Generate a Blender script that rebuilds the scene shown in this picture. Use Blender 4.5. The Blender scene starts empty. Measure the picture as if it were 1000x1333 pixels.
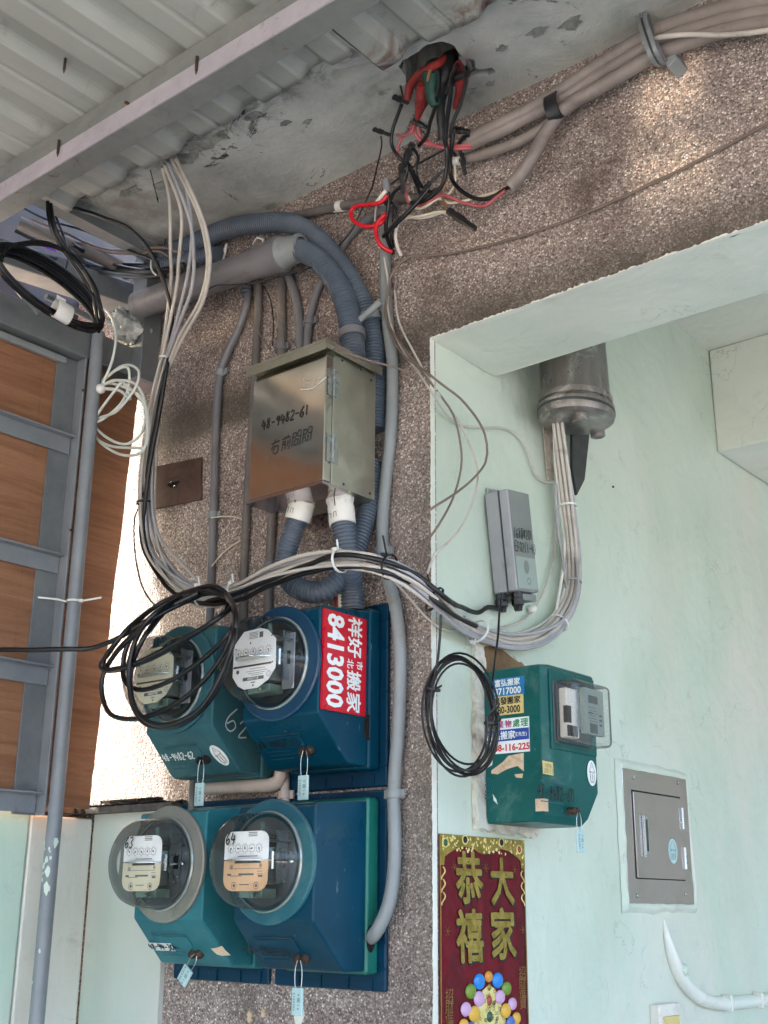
import bpy, math, random, bmesh
from mathutils import Vector as V, Matrix, noise
from mathutils.geometry import tessellate_polygon
random.seed(7)
S = bpy.context.scene
COL = S.collection
# ------------------------------------------------------------------ camera
F, YAW, PIT, ROL = 1569.06, .69110, .31578, .008376
vd = V((-math.sin(YAW)*math.cos(PIT), math.cos(YAW)*math.cos(PIT), math.sin(PIT)))
r0 = V((math.cos(YAW), math.sin(YAW), 0)); u0 = r0.cross(vd)
rr = r0*math.cos(ROL)+u0*math.sin(ROL); uu = -r0*math.sin(ROL)+u0*math.cos(ROL)
CAM = V((1.206, -1.595, 1.5))
cd = bpy.data.cameras.new('camera'); cam = bpy.data.objects.new('camera', cd); COL.objects.link(cam)
cam.matrix_world = Matrix(((rr.x, uu.x, -vd.x, CAM.x), (rr.y, uu.y, -vd.y, CAM.y), (rr.z, uu.z, -vd.z, CAM.z), (0, 0, 0, 1)))
cd.sensor_fit = 'VERTICAL'; cd.sensor_height = 24; cd.lens = F/1333*24; cd.clip_start = .02; cd.clip_end = 400
S.camera = cam
# ------------------------------------------------------------------ light
SUN_EL, SUN_AZ = math.radians(21), math.radians(13)       # the sun stands low on the left
w = bpy.data.worlds.new('World'); S.world = w; w.use_nodes = True
nt = w.node_tree; bg = nt.nodes['Background']
sky = nt.nodes.new('ShaderNodeTexSky'); sky.sky_type = 'NISHITA'; sky.sun_disc = False
sky.sun_elevation = SUN_EL; sky.sun_rotation = math.atan2(-math.cos(SUN_AZ), -math.sin(SUN_AZ))
sky.air_density = .72; sky.dust_density = 5; sky.ozone_density = .6
nt.links.new(sky.outputs[0], bg.inputs[0]); bg.inputs[1].default_value = .15
sd = bpy.data.lights.new('sun', 'SUN'); sd.energy = 1.7; sd.angle = math.radians(2.5); sd.color = (1, .95, .9)
so = bpy.data.objects.new('sun', sd); COL.objects.link(so); so.location = (-8, -3, 6)
tdir = V((math.cos(SUN_AZ)*math.cos(SUN_EL), math.sin(SUN_AZ)*math.cos(SUN_EL), -math.sin(SUN_EL)))
so.rotation_euler = tdir.to_track_quat('-Z', 'Y').to_euler()
S.view_settings.view_transform = 'Standard'; S.view_settings.look = 'None'
S.view_settings.exposure = 3.28; S.view_settings.gamma = 1
S.render.engine = 'CYCLES'; cy = S.cycles
cy.use_denoising = True; cy.max_bounces = 10; cy.diffuse_bounces = 5; cy.transparent_max_bounces = 16
cy.caustics_reflective = False; cy.caustics_refractive = False; cy.sample_clamp_indirect = 8

# ------------------------------------------------------------------ placing helpers
def ray(x, y): return vd*F+rr*(x-500)-uu*(y-666.5)
def hit(ax, x, y, val):
    d = ray(x, y); return CAM+d*((val-CAM[ax])/d[ax])
def W(x, y, off=0): return hit(1, x, y, -off)      # a point 'off' metres in front of the pebble wall
def G(x, y, off=0): return hit(0, x, y, off)       # ... in front of the green wall
def X(x, y, val): return hit(0, x, y, val)
def Y(x, y, val): return hit(1, x, y, val)
def Z(x, y, z): return hit(2, x, y, z)

# ------------------------------------------------------------------ materials
def lin(h):
    h = h.lstrip('#'); o = []
    for i in (0, 2, 4):
        c = int(h[i:i+2], 16)/255; o.append(c/12.92 if c <= .04045 else ((c+.055)/1.055)**2.4)
    return (*o, 1)
MATS = {}
class NB:
    def __init__(s, name):
        s.m = bpy.data.materials.new(name); s.m.use_nodes = True; s.t = s.m.node_tree
        s.b = s.t.nodes['Principled BSDF']; s.c = s.n('ShaderNodeTexCoord').outputs['Object']
        g = s.n('ShaderNodeNewGeometry'); s.pos = g.outputs['Position']
    def n(s, k, **kw):
        x = s.t.nodes.new(k)
        for a, b in kw.items(): setattr(x, a, b)
        return x
    def l(s, a, b): s.t.links.new(a, b)
    def noise(s, scale, detail=4, rough=.6, dist=0, stretch=None):
        x = s.n('ShaderNodeTexNoise'); x.inputs['Scale'].default_value = scale; x.inputs['Detail'].default_value = detail
        x.inputs['Roughness'].default_value = rough; x.inputs['Distortion'].default_value = dist
        if stretch:
            mp = s.n('ShaderNodeMapping'); mp.inputs['Scale'].default_value = stretch; s.l(s.pos, mp.inputs[0]); s.l(mp.outputs[0], x.inputs['Vector'])
        else: s.l(s.pos, x.inputs['Vector'])
        return x.outputs['Fac']
    def ramp(s, fac, pts):
        x = s.n('ShaderNodeValToRGB'); e = x.color_ramp.elements
        while len(e) < len(pts): e.new(.5)
        for i, (p, c) in enumerate(pts):
            e[i].position = p; e[i].color = c if not isinstance(c, str) else lin(c)
        s.l(fac, x.inputs[0]); return x.outputs[0]
    def mix(s, fac, a, b, mode='MIX'):
        x = s.n('ShaderNodeMix', data_type='RGBA', blend_type=mode)
        for k, v in ((0, fac), (6, a), (7, b)):
            if isinstance(v, str): v = lin(v)
            if hasattr(v, 'links'): s.l(v, x.inputs[k])
            else: x.inputs[k].default_value = v
        return x.outputs[2]
    def math(s, op, a, b):
        x = s.n('ShaderNodeMath', operation=op)
        for k, v in ((0, a), (1, b)):
            if hasattr(v, 'links'): s.l(v, x.inputs[k])
            else: x.inputs[k].default_value = v
        return x.outputs[0]
    def xyz(s):
        x = s.n('ShaderNodeSeparateXYZ'); s.l(s.pos, x.inputs[0]); return x.outputs
    def rng(s, v, a, b, c=0, d=1):
        x = s.n('ShaderNodeMapRange'); s.l(v, x.inputs[0])
        for i, q in enumerate((a, b, c, d)): x.inputs[i+1].default_value = q
        return x.outputs[0]
    def bump(s, h, strength, dist=.01):
        x = s.n('ShaderNodeBump'); x.inputs['Strength'].default_value = strength; x.inputs['Distance'].default_value = dist
        s.l(h, x.inputs['Height']); s.l(x.outputs[0], s.b.inputs['Normal']); return x
    def set(s, col=None, rough=None, metal=None, **kw):
        if col is not None:
            if hasattr(col, 'links'): s.l(col, s.b.inputs['Base Color'])
            else: s.b.inputs['Base Color'].default_value = lin(col) if isinstance(col, str) else col
        if rough is not None:
            if hasattr(rough, 'links'): s.l(rough, s.b.inputs['Roughness'])
            else: s.b.inputs['Roughness'].default_value = rough
        if metal is not None: s.b.inputs['Metallic'].default_value = metal
        for k, v in kw.items(): s.b.inputs[k.replace('_', ' ')].default_value = v
        return s.m
def pm(name, c1, c2=None, scale=12, rough=.5, metal=0, bump=.15, bscale=60, dirt=None, dirt_amt=.45, dscale=9, stretch=None, bdist=.002, wear=False):
    """ a plain worn surface: two close colours, fine relief and patches of dirt """
    if name in MATS: return MATS[name]
    q = NB(name); c2 = c2 or c1
    col = q.mix(q.rng(q.noise(scale, 5, .65, stretch=stretch), .35, .65), c1, c2)
    if dirt:
        f = q.rng(q.noise(dscale, 8, .7, 1.2), .62-dirt_amt*.25, .72); col = q.mix(q.math('MULTIPLY', f, .85), col, dirt)
    if wear:      # settled dust on upward faces, pale scuffs
        g = q.n('ShaderNodeNewGeometry'); sx_ = q.n('ShaderNodeSeparateXYZ'); q.l(g.outputs['True Normal'], sx_.inputs[0])
        du = q.math('MULTIPLY', q.rng(sx_.outputs[2], .25, .9), q.rng(q.noise(25, 5), .3, .6, .25, .8)); col = q.mix(du, col, '#6f7068')
        sc = q.math('MULTIPLY', q.rng(q.noise(95, 6, .7, .4, (1, 1, .35)), .645, .69), q.rng(q.noise(11, 3), .45, .6)); col = q.mix(q.math('MULTIPLY', sc, .6), col, '#8ea3a4')
    r = q.rng(q.noise(scale*2.3, 4), .3, .7, max(0, rough-.1), min(1, rough+.1))
    q.set(col, r, metal)
    if wear: q.b.inputs['Specular IOR Level'].default_value = .2
    if bump: q.bump(q.noise(bscale, 4, .6, stretch=stretch), bump, bdist)
    MATS[name] = q.m; return q.m

def mat_pebble():
    q = NB('pebble_dash')
    wrp = q.n('ShaderNodeTexVoronoi', feature='F1'); wrp.inputs['Scale'].default_value = 285; q.l(q.pos, wrp.inputs['Vector'])
    wrp.inputs['Randomness'].default_value = 1
    sep = q.n('ShaderNodeSeparateColor'); q.l(wrp.outputs['Color'], sep.inputs[0])
    chips = q.ramp(sep.outputs[0], [(0, '#453d3a'), (.13, '#645955'), (.22, '#83776f'), (.42, '#94877f'), (.66, '#a2968d'), (.84, '#b3a79e'), (.94, '#c8bfb4'), (1, '#e2dbd0')])
    gap = q.rng(wrp.outputs['Distance'], .42, .72)
    col = q.mix(gap, chips, '#766a63')
    big = q.noise(3.1, 6, .65, .6)
    col = q.mix(1, col, q.ramp(big, [(.3, (.92, .84, .81, 1)), (.5, (1.28, 1.23, 1.22, 1)), (.7, (1.48, 1.45, 1.44, 1))]), 'MULTIPLY')
    o = q.xyz()
    # a paler upright band and dark stains on the beam, near the joint and the lower drip edge
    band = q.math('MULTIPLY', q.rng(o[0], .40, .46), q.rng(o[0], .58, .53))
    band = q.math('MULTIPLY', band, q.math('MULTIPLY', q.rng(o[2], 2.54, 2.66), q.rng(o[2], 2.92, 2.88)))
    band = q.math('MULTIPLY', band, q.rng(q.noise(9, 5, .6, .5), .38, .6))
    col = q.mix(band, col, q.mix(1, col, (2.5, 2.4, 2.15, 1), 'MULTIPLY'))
    st = q.math('MULTIPLY', q.rng(o[0], .24, .33), q.rng(o[0], .44, .39))
    st = q.math('MULTIPLY', st, q.math('MULTIPLY', q.rng(o[2], 2.55, 2.64), q.rng(o[2], 2.83, 2.74)))
    st = q.math('MULTIPLY', st, q.rng(q.noise(14, 5, .7), .4, .6, 0, .75))
    col = q.mix(st, col, '#4e3a33')
    mo_ = q.math('MULTIPLY', q.rng(q.noise(5, 8, .72, .8), .5, .66, 0, .5), q.rng(o[0], .2, .0, .3, 1)); col = q.mix(mo_, col, '#54463f')
    drip = q.math('MULTIPLY', q.rng(o[2], 2.575, 2.505), q.rng(q.noise(7, 5, .7), .3, .55, .35, .85)); drip = q.math('MULTIPLY', drip, q.rng(o[2], 2.43, 2.46))
    col = q.mix(drip, col, '#4c4438')
    grn = q.math('MULTIPLY', q.rng(q.noise(2.2, 5, .6), .42, .6, 0, .6), q.rng(o[0], -.16, -.02)); grn = q.math('MULTIPLY', grn, q.rng(o[2], 2.5, 2.3))
    col = q.mix(grn, col, q.mix(.6, col, '#6d7062'))
    col = q.mix(1, col, (.985, 1.0, 1.04, 1), 'MULTIPLY')
    q.set(col, .72); q.b.inputs['Specular IOR Level'].default_value = .6
    h = q.math('SUBTRACT', q.rng(wrp.outputs['Distance'], 0, .75, 1, 0), q.math('MULTIPLY', sep.outputs[1], .35))
    q.bump(q.math('ADD', h, q.noise(40, 3)), .75, .003)
    return q.m
def mat_concrete():
    q = NB('grey_slab')
    a = q.noise(4.5, 9, .66, .25); col = q.ramp(a, [(.28, '#82857f'), (.42, '#adb0ac'), (.6, '#c6c8c4'), (.75, '#d6d8d2')])
    d = q.noise(9, 10, .74, .6); col = q.mix(q.rng(d, .595, .64), col, '#3a3b36')
    o = q.xyz()
    warm = q.math('MULTIPLY', q.rng(o[0], -.3, -.6), q.rng(q.noise(6, 5), .4, .62, 0, .6)); col = q.mix(warm, col, '#5d4c42')
    wht = q.math('MULTIPLY', q.rng(q.noise(26, 8, .8, .4), .55, .62), q.rng(q.noise(5, 3), .48, .6)); col = q.mix(q.math('MULTIPLY', wht, .6), col, '#b7b9b0')
    edge = q.math('MULTIPLY', q.rng(o[1], -.22, -.31), q.rng(q.noise(16, 8, .8, 1), .46, .6)); col = q.mix(edge, col, '#2a2a26')
    q.set(col, .85)
    q.bump(q.math('ADD', a, q.math('MULTIPLY', d, 1.1)), .6, .011); return q.m
def mat_green(name, c1='#c2dccd', c2='#cfe3d6', pale='#d9ddd3', px=None):
    q = NB(name)
    col = q.mix(q.rng(q.noise(2.3, 4, .5, .8), .38, .66), c1, c2)
    col = q.mix(q.rng(q.noise(1.7, 5, .6, .4, (1, 1, .5)), .5, .66, 0, .85), col, pale)
    col = q.mix(q.rng(q.noise(60, 6, .8), .66, .74, 0, .6), col, '#a8b7ab')
    vc = q.n('ShaderNodeTexVoronoi', feature='DISTANCE_TO_EDGE'); vc.inputs['Scale'].default_value = 1.6; ad = q.n('ShaderNodeVectorMath', operation='ADD'); nz = q.n('ShaderNodeTexNoise'); nz.inputs['Scale'].default_value = 5; nz.inputs['Detail'].default_value = 8; q.l(q.pos, nz.inputs['Vector']); q.l(nz.outputs['Color'], ad.inputs[0]); q.l(q.pos, ad.inputs[1]); q.l(ad.outputs[0], vc.inputs['Vector'])
    crk = q.math('MULTIPLY', q.rng(vc.outputs['Distance'], .006, .0), q.rng(q.noise(3, 3), .48, .58)); col = q.mix(q.math('MULTIPLY', crk, .5), col, '#83908a')
    gr = q.math('MULTIPLY', q.rng(q.noise(14, 8, .75, .6), .56, .7), q.rng(q.noise(2.1, 3), .45, .62)); col = q.mix(q.math('MULTIPLY', gr, .35), col, '#94978a')
    q.set(col, .36)
    h = q.math('ADD', q.noise(7, 3, .5, .3), q.math('ADD', q.math('MULTIPLY', q.noise(45, 4, .6, .4, (1, 1, .35)), .16), q.math('MULTIPLY', q.noise(170, 3), .03)))
    q.bump(h, .55, .017); return q.m
def mat_plywood():
    q = NB('plywood')
    g = q.noise(7, 6, .62, .5, (.6, .6, 9)); g2 = q.noise(60, 5, .6, 0, (1, 1, 14))
    col = q.ramp(g, [(.3, '#7c543b'), (.5, '#94694c'), (.7, '#a5785a')])
    col = q.mix(q.rng(g2, .4, .62, 0, .25), col, '#6a4831')
    q.set(col, .6); q.bump(g2, .15, .002); return q.m
def mat_steel_mirror(name, tint, rough, wave=.25):
    q = NB(name)
    col = q.mix(q.rng(q.noise(7, 6, .7), .5, .72, 0, .35), tint, '#8a8578')
    q.set(col, q.rng(q.noise(20, 5), .3, .7, rough*.7, rough*1.4), 1)
    q.bump(q.noise(4.5, 2, .4), wave, .02); return q.m
def mat_glass(name, tint=(.96, .98, .97, 1), base=.05, dirty=.05):
    m = bpy.data.materials.new(name); m.use_nodes = True; t = m.node_tree; t.nodes.clear()
    out = t.nodes.new('ShaderNodeOutputMaterial'); tr = t.nodes.new('ShaderNodeBsdfTransparent'); tr.inputs[0].default_value = tint
    gl = t.nodes.new('ShaderNodeBsdfGlossy'); gl.inputs['Roughness'].default_value = .03
    lw = t.nodes.new('ShaderNodeFresnel'); lw.inputs[0].default_value = 1.42
    p = t.nodes.new('ShaderNodeMath'); p.operation = 'MULTIPLY_ADD'; t.links.new(lw.outputs[0], p.inputs[0]); p.inputs[1].default_value = .8; p.inputs[2].default_value = base*.2
    mx = t.nodes.new('ShaderNodeMixShader'); t.links.new(p.outputs[0], mx.inputs[0]); t.links.new(tr.outputs[0], mx.inputs[1]); t.links.new(gl.outputs[0], mx.inputs[2])
    df = t.nodes.new('ShaderNodeBsdfDiffuse'); df.inputs[0].default_value = (.5, .52, .5, 1)
    n = t.nodes.new('ShaderNodeTexNoise'); n.inputs['Scale'].default_value = 30; n.inputs['Detail'].default_value = 6
    r = t.nodes.new('ShaderNodeMapRange'); t.links.new(n.outputs[0], r.inputs[0]); r.inputs[1].default_value = .4; r.inputs[2].default_value = .7; r.inputs[4].default_value = dirty*2
    m2 = t.nodes.new('ShaderNodeMixShader'); t.links.new(r.outputs[0], m2.inputs[0]); t.links.new(mx.outputs[0], m2.inputs[1]); t.links.new(df.outputs[0], m2.inputs[2])
    t.links.new(m2.outputs[0], out.inputs[0]); return m
def mat_zinc(name, c1, c2, rust=.5, metal=.25):
    q = NB(name)
    col = q.mix(q.rng(q.noise(10, 6, .7), .35, .65), c1, c2)
    sp = q.noise(55, 8, .75, 1); col = q.mix(q.math('MULTIPLY', q.rng(sp, .64-.06*rust, .70), q.rng(q.noise(6, 4), .42, .62)), col, '#6b3f2a')
    q.set(col, q.rng(q.noise(30, 4), .3, .7, .38, .6), metal); q.bump(q.noise(90, 4), .2, .002); return q.m

M = {}
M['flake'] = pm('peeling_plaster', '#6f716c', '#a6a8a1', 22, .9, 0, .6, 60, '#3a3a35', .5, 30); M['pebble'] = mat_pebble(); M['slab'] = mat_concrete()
M['green'] = mat_green('mint_paint', '#bdcbbc', '#cbd6ca', '#d4d1c7'); M['green2'] = mat_green('mint_paint_low', '#b6d2c1', '#c3d9ca', '#ccd3c8')
M['white_paint'] = mat_green('off_white_paint', '#d9dcd2', '#e2e2da', '#d3cfc6')
M['conduit_white'] = mat_green('pale_conduit_paint', '#d3dcd3', '#dde3db', '#e0dfd8'); M['panel'] = mat_green('grey_mint_paint', '#b3c9bb', '#c0cdc3', '#cbc4c0'); M['plywood'] = mat_plywood()
M['mirror'] = mat_steel_mirror('polished_steel', '#cfcac2', .12, .25); M['steel2'] = mat_steel_mirror('dull_steel', '#b9b9aa', .38, .03)
M['steel3'] = mat_steel_mirror('brushed_steel', '#bdb4b8', .13, .08)
M['glass'] = mat_glass('clear_cover', (.985, .99, .985, 1), .03, .02); M['glass2'] = mat_glass('clear_square_cover', (.95, .95, .95, 1), .08, .07)
M['zinc'] = mat_zinc('painted_steel', '#6f7478', '#7f8486', .5); M['purlin'] = mat_zinc('galvanised_purlin', '#b0aab3', '#c4bcc5', 1, .3)
M['purlin_shaded'] = mat_zinc('galvanised_shaded', '#7c7f7e', '#8d8f8c', 1.4, .3)  # darker copy of the purlin steel; the flange's shade is in the colour
M['post'] = mat_zinc('grey_enamel', '#7b8187', '#8a8f94', .35, .1)
M['sheet'] = pm('roof_sheet', '#a3a498', '#b4b4a8', 5, .5, .1, .12, 30, '#7c7768', .35, 6)
M['rust'] = pm('rust', '#4b2a1a', '#7a4a2c', 40, .9, 0, .6, 90)
M['conduit'] = pm('flexible_conduit', '#4a5563', '#5b6673', 14, .42, 0, .05, 60, '#7c7468', .2)
M['pvc'] = pm('grey_pvc', '#6a6a70', '#787679', 8, .42, 0, .05, 60, '#57504a', .35)
M['pvc_old'] = pm('aged_grey_pvc', '#5d5957', '#716a66', 10, .55, 0, .1, 60, '#8b8176', .3)
M['pvc_light'] = pm('light_grey_pvc', '#808688', '#8c9191', 8, .4, 0, .05, 60, '#6e6961', .25)
M['pvc_tan'] = pm('tan_pvc', '#b5a59b', '#c4b6ab', 9, .5, 0, .05, 60, '#7d6e63', .3)
M['blue'] = pm('blue_enamel', '#013549', '#054158', 5, .34, 0, .04, 50, '#1c4450', .12, 7, wear=True)
M['blue_dark'] = pm('dark_blue_plastic', '#042e48', '#063750', 5, .38, 0, .05, 50, '#27485a', .15, wear=True)
M['teal'] = pm('teal_enamel', '#266771', '#327881', 5, .38, 0, .04, 50, '#4c7d80', .3, 7, wear=True)
M['teal_old'] = pm('faded_teal_enamel', '#2c565e', '#38656d', 5, .42, 0, .05, 50, '#4f6e74', .35, 8, wear=True)
M['teal_green'] = pm('green_teal_enamel', '#10504f', '#185c58', 5, .36, 0, .04, 50, '#50736f', .25, 8, wear=True)
M['jade'] = pm('jade_plastic', '#11665c', '#157266', 5, .4, 0, .04, 50)
M['ring_grey'] = pm('grey_ring', '#7d7f78', '#8d8c83', 9, .5, .2, .1, 60, '#5d5a50', .5)
M['ring_teal'] = pm('teal_ring', '#245564', '#2e6470', 9, .4, 0, .1, 60, '#4d7576', .4, wear=True)
M['ring_blue'] = pm('blue_ring', '#103753', '#14405c', 9, .35, 0, .1, 60)
M['black'] = pm('black_rubber', '#0c0d10', '#151619', 10, .36, 0, .05, 60, '#2c2a29', .15)
M['tape'] = pm('black_tape', '#141416', '#242427', 25, .45, 0, .6, 45, None, bdist=.004)
M['dark'] = pm('dark_cavity', '#0d0c0b', '#1a1715', 20, .95, 0, .5, 30)
M['white_cable'] = pm('grey_white_cable', '#b3ada6', '#c5beb5', 12, .5, 0, .05, 60, '#85796c', .3)
M['grey_cable'] = pm('grey_cable', '#9a9ba0', '#abaab0', 12, .42, 0, .05, 60, '#8a8177', .3)
M['old_cable'] = pm('weathered_thick_cable', '#7a716d', '#8c827c', 12, .5, 0, .08, 60, '#5f554f', .4)
M['brown_cable'] = pm('brown_cable', '#6d5f57', '#7d6d63', 12, .6, 0, .08, 60)
M['white_coil'] = pm('white_cable_clean', '#c9d2cc', '#d7dcd5', 12, .45, 0, .05, 60)
M['red'] = pm('red_insulation', '#c31525', '#d81e2e', 12, .32, 0, .05, 60)
M['red_tape'] = pm('red_tape', '#7e2422', '#98302f', 45, .5, 0, .9, 90, '#501c1a', .5, bdist=.004)
M['pink'] = pm('faded_red_insulation', '#a9505a', '#c0676c', 20, .45, 0, .05, 60)
M['green_tape'] = pm('green_tape', '#143a33', '#1f4d42', 40, .6, 0, .9, 40, bdist=.004)
M['copper'] = pm('bare_copper', '#b07c55', '#c08f68', 20, .45, .5, 0)
M['beige_wire'] = pm('beige_wire', '#cfc3ae', '#ddd2bf', 20, .45, 0, 0)
M['white_plastic'] = pm('white_plastic', '#d8d5cd', '#e3e0d9', 12, .45, 0, .05, 60, '#a09a8e', .2)
M['tie'] = pm('nylon_tie', '#d9d9d6', '#e6e6e2', 12, .4, 0, 0)
M['tag'] = pm('seal_plastic', '#a9c9cc', '#b4d2d4', 12, .4, 0, 0)
M['rim'] = pm('clear_rim', '#8e9896', '#a3aba8', 12, .12, .3, 0)
M['knob'] = pm('dark_corroded_metal', '#3b302b', '#554338', 60, .6, .5, .5, 90)
M['ink'] = pm('black_ink', '#08090b', None, 12, .6, 0, 0); M['ink_grey'] = pm('grey_ink', '#55585c', None, 12, .5, 0, 0)
M['paint_white'] = pm('white_marker', '#d4dcdc', None, 12, .5, 0, 0)
M['red_print'] = pm('red_print', '#c9142a', '#bd1026', 30, .35, 0, 0); M['white_print'] = pm('white_print', '#e6eceb', None, 12, .4, 0, 0)
M['blue_print'] = pm('light_blue_print', '#1773ad', None, 12, .4, 0, 0); M['yellow_print'] = pm('yellow_print', '#d5c384', '#cdb978', 12, .5, 0, 0)
M['navy_print'] = pm('navy_print', '#1c439a', None, 12, .4, 0, 0); M['magenta_print'] = pm('magenta_print', '#a93a78', None, 12, .4, 0, 0)
M['green_print'] = pm('green_print', '#2f8a5d', None, 12, .4, 0, 0)
M['face_white'] = pm('white_dial_plate', '#eceef0', '#f2f3f4', 12, .45, 0, 0); M['face_cream'] = pm('cream_dial_plate', '#c7c6ae', '#cfcdb6', 12, .45, 0, 0)
M['face_peach'] = pm('peach_dial_plate', '#d9ad84', '#e0b58c', 12, .45, 0, 0); M['face_beige'] = pm('beige_dial_plate', '#cfc7ac', '#d6ceb4', 12, .45, 0, 0)
M['metal'] = pm('bright_metal', '#aeb2b2', '#c0c4c4', 12, .28, 1, .05, 60)
M['mech'] = pm('grey_mechanism', '#60645f', '#7d8279', 25, .4, .4, .2, 60)
M['mech_green'] = pm('coil_frame', '#5a7066', '#71897d', 25, .4, .2, .2, 60)
M['dark_plate'] = pm('dark_base', '#2c3031', '#3a3e3e', 12, .5, .1, .1, 40)
M['smoke'] = pm('grey_base', '#565d60', '#666d6f', 12, .5, .2, .1, 40)
M['modem'] = pm('light_grey_aluminium', '#96989f', '#a2a3a9', 8, .42, .2, .04, 60, '#83837f', .2)
M['modem2'] = pm('grey_face', '#7d827f', '#868b87', 8, .45, .2, .04, 60)
M['modem3'] = pm('pale_label', '#8f9d97', '#95a39d', 8, .45, 0, .04, 60)
M['closure'] = pm('weathered_zinc_housing', '#625d5a', '#a39d99', 9, .34, .6, .3, 30, '#cfcac6', .3, 12, (1, 1, .25))
M['board'] = pm('peeling_white_board', '#d5d6cc', '#c7c4b6', 14, .7, 0, .4, 40, '#6d4c39', .75, 16)
M['wood'] = pm('bare_board', '#6b5138', '#8a7150', 14, .8, 0, .4, 50, '#4a3b2c', .5, 18, (1, 1, .4))
M['scrap'] = pm('torn_paper', '#cdb397', '#d8c3aa', 30, .8, 0, .3, 80, '#9c8062', .5, 40)
M['scrap_white'] = pm('white_paper_residue', '#c9d6d2', '#d8dfdb', 30, .8, 0, .3, 80)
M['pinkwall'] = pm('pink_grey_sheet', '#403c3b', '#564d4d', 3, .5, .2, .1, 10, '#85777b', .2, 4)
M['velvet'] = pm('crimson_flock', '#560311', '#6c0719', 18, .95, 0, .15, 90, '#3a020b', .5, 10)
M['gold'] = pm('gold_foil', '#7b6a25', '#a8914a', 60, .35, .65, .5, 120)
M['gold_pale'] = pm('pale_gold', '#d6c473', '#e6d998', 40, .35, .3, .2, 90)
M['gold_line'] = pm('dull_gold_print', '#7d5a2a', '#8f6b33', 40, .5, .3, 0)
for nme, h in (('b_blue', '#1f7fd0'), ('b_green', '#6d8a2c'), ('b_pink', '#c7a0c4'), ('b_yellow', '#d7a83c'), ('b_indigo', '#4d68b0'), ('b_orange', '#cf8a2e'), ('b_red', '#a04030'), ('b_dgreen', '#1f4a35')):
    M[nme] = pm('poster_'+nme[2:], h, None, 20, .35, 0, 0)
M['bag'] = pm('cloudy_plastic', '#9da19d', '#c6c9c4', 18, .35, 0, .9, 25, '#6e716c', .4, bdist=.02)
M['ground'] = pm('concrete_ground', '#a9a6a0', '#b5b2ab', 1.5, .85, 0, .3, 12)
M['ledge'] = pm('ledge_mortar', '#4c4844', '#6b6660', 25, .9, 0, .9, 30, '#2a2725', .4, bdist=.01)
M['violet'] = pm('violet_plastic', '#7a3fd0', None, 12, .4, 0, 0)

# ------------------------------------------------------------------ mesh building
class MB:
    def __init__(s): s.v = []; s.f = []
    def add(s, vs, fs):
        n = len(s.v); s.v += [V(p) for p in vs]; s.f += [tuple(i+n for i in f) for f in fs]; return s
    def box(s, a, b):
        x0, y0, z0 = a; x1, y1, z1 = b
        return s.add([(x0, y0, z0), (x1, y0, z0), (x1, y1, z0), (x0, y1, z0), (x0, y0, z1), (x1, y0, z1), (x1, y1, z1), (x0, y1, z1)],
                     [(0, 3, 2, 1), (4, 5, 6, 7), (0, 1, 5, 4), (1, 2, 6, 5), (2, 3, 7, 6), (3, 0, 4, 7)])
    def obox(s, o, ex, ey, ez):      # box from a corner along three edge vectors
        o, ex, ey, ez = map(V, (o, ex, ey, ez))
        vs = [o, o+ex, o+ex+ey, o+ey]; vs += [p+ez for p in vs]
        return s.add(vs, [(0, 3, 2, 1), (4, 5, 6, 7), (0, 1, 5, 4), (1, 2, 6, 5), (2, 3, 7, 6), (3, 0, 4, 7)])
    def prism(s, poly, ext):         # a planar polygon pushed along ext
        poly = [V(p) for p in poly]; ext = V(ext); n = len(poly)
        tri = tessellate_polygon([poly])
        s.add(poly, tri); s.add([p+ext for p in poly], [t[::-1] for t in tri])
        k = len(s.v)-2*n
        s.f += [(k+i, k+(i+1) % n, k+n+(i+1) % n, k+n+i) for i in range(n)]; return s
    def loft(s, rings, cap=True):
        n = len(rings[0]); k = len(s.v)
        for r in rings: s.v += [V(p) for p in r]
        for j in range(len(rings)-1):
            for i in range(n):
                a, b = k+j*n+i, k+j*n+(i+1) % n; s.f.append((a, b, b+n, a+n))
        if cap: s.f.append(tuple(k+i for i in range(n))[::-1]); s.f.append(tuple(k+(len(rings)-1)*n+i for i in range(n)))
        return s
    def lathe(s, o, axis, prof, n=32, cap=False, sx=1, sy=1, ref=None):
        o, axis = V(o), V(axis).normalized(); a = V(ref) if ref else (V((0, 0, 1)) if abs(axis.z) < .9 else V((1, 0, 0)))
        a = (a-axis*a.dot(axis)).normalized(); b = axis.cross(a)
        return s.loft([[o+axis*h+(a*math.cos(t)*sx+b*math.sin(t)*sy)*max(r, 1e-5) for t in (2*math.pi*i/n for i in range(n))] for r, h in prof], cap)
    def tube(s, pts, r, n=8, ribs=None):
        pts = [V(p) for p in pts]; rings = []; t = (pts[1]-pts[0]).normalized(); a = t.orthogonal().normalized()
        d = 0
        for i, p in enumerate(pts):
            t = (pts[min(i+1, len(pts)-1)]-pts[max(i-1, 0)]).normalized(); a = (a-t*a.dot(t)).normalized(); b = t.cross(a)
            q = r(i/(len(pts)-1)) if callable(r) else r
            if ribs: q *= 1 if (i // 2) % 2 == 0 else .86
            rings.append([p+(a*math.cos(2*math.pi*k/n)+b*math.sin(2*math.pi*k/n))*q for k in range(n)])
        return s.loft(rings)
def crom(pts, step=.012):
    pts = [V(p) for p in pts]; P = [pts[0]*2-pts[1]]+pts+[pts[-1]*2-pts[-2]]; out = []
    for i in range(1, len(P)-2):
        a, b, c, d = P[i-1:i+3]; n = max(1, int((c-b).length/step))
        for k in range(n):
            t = k/n; out.append(.5*((2*b)+(c-a)*t+(2*a-5*b+4*c-d)*t*t+(-a+3*b-3*c+d)*t**3))
    out.append(pts[-1]); return out
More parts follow.
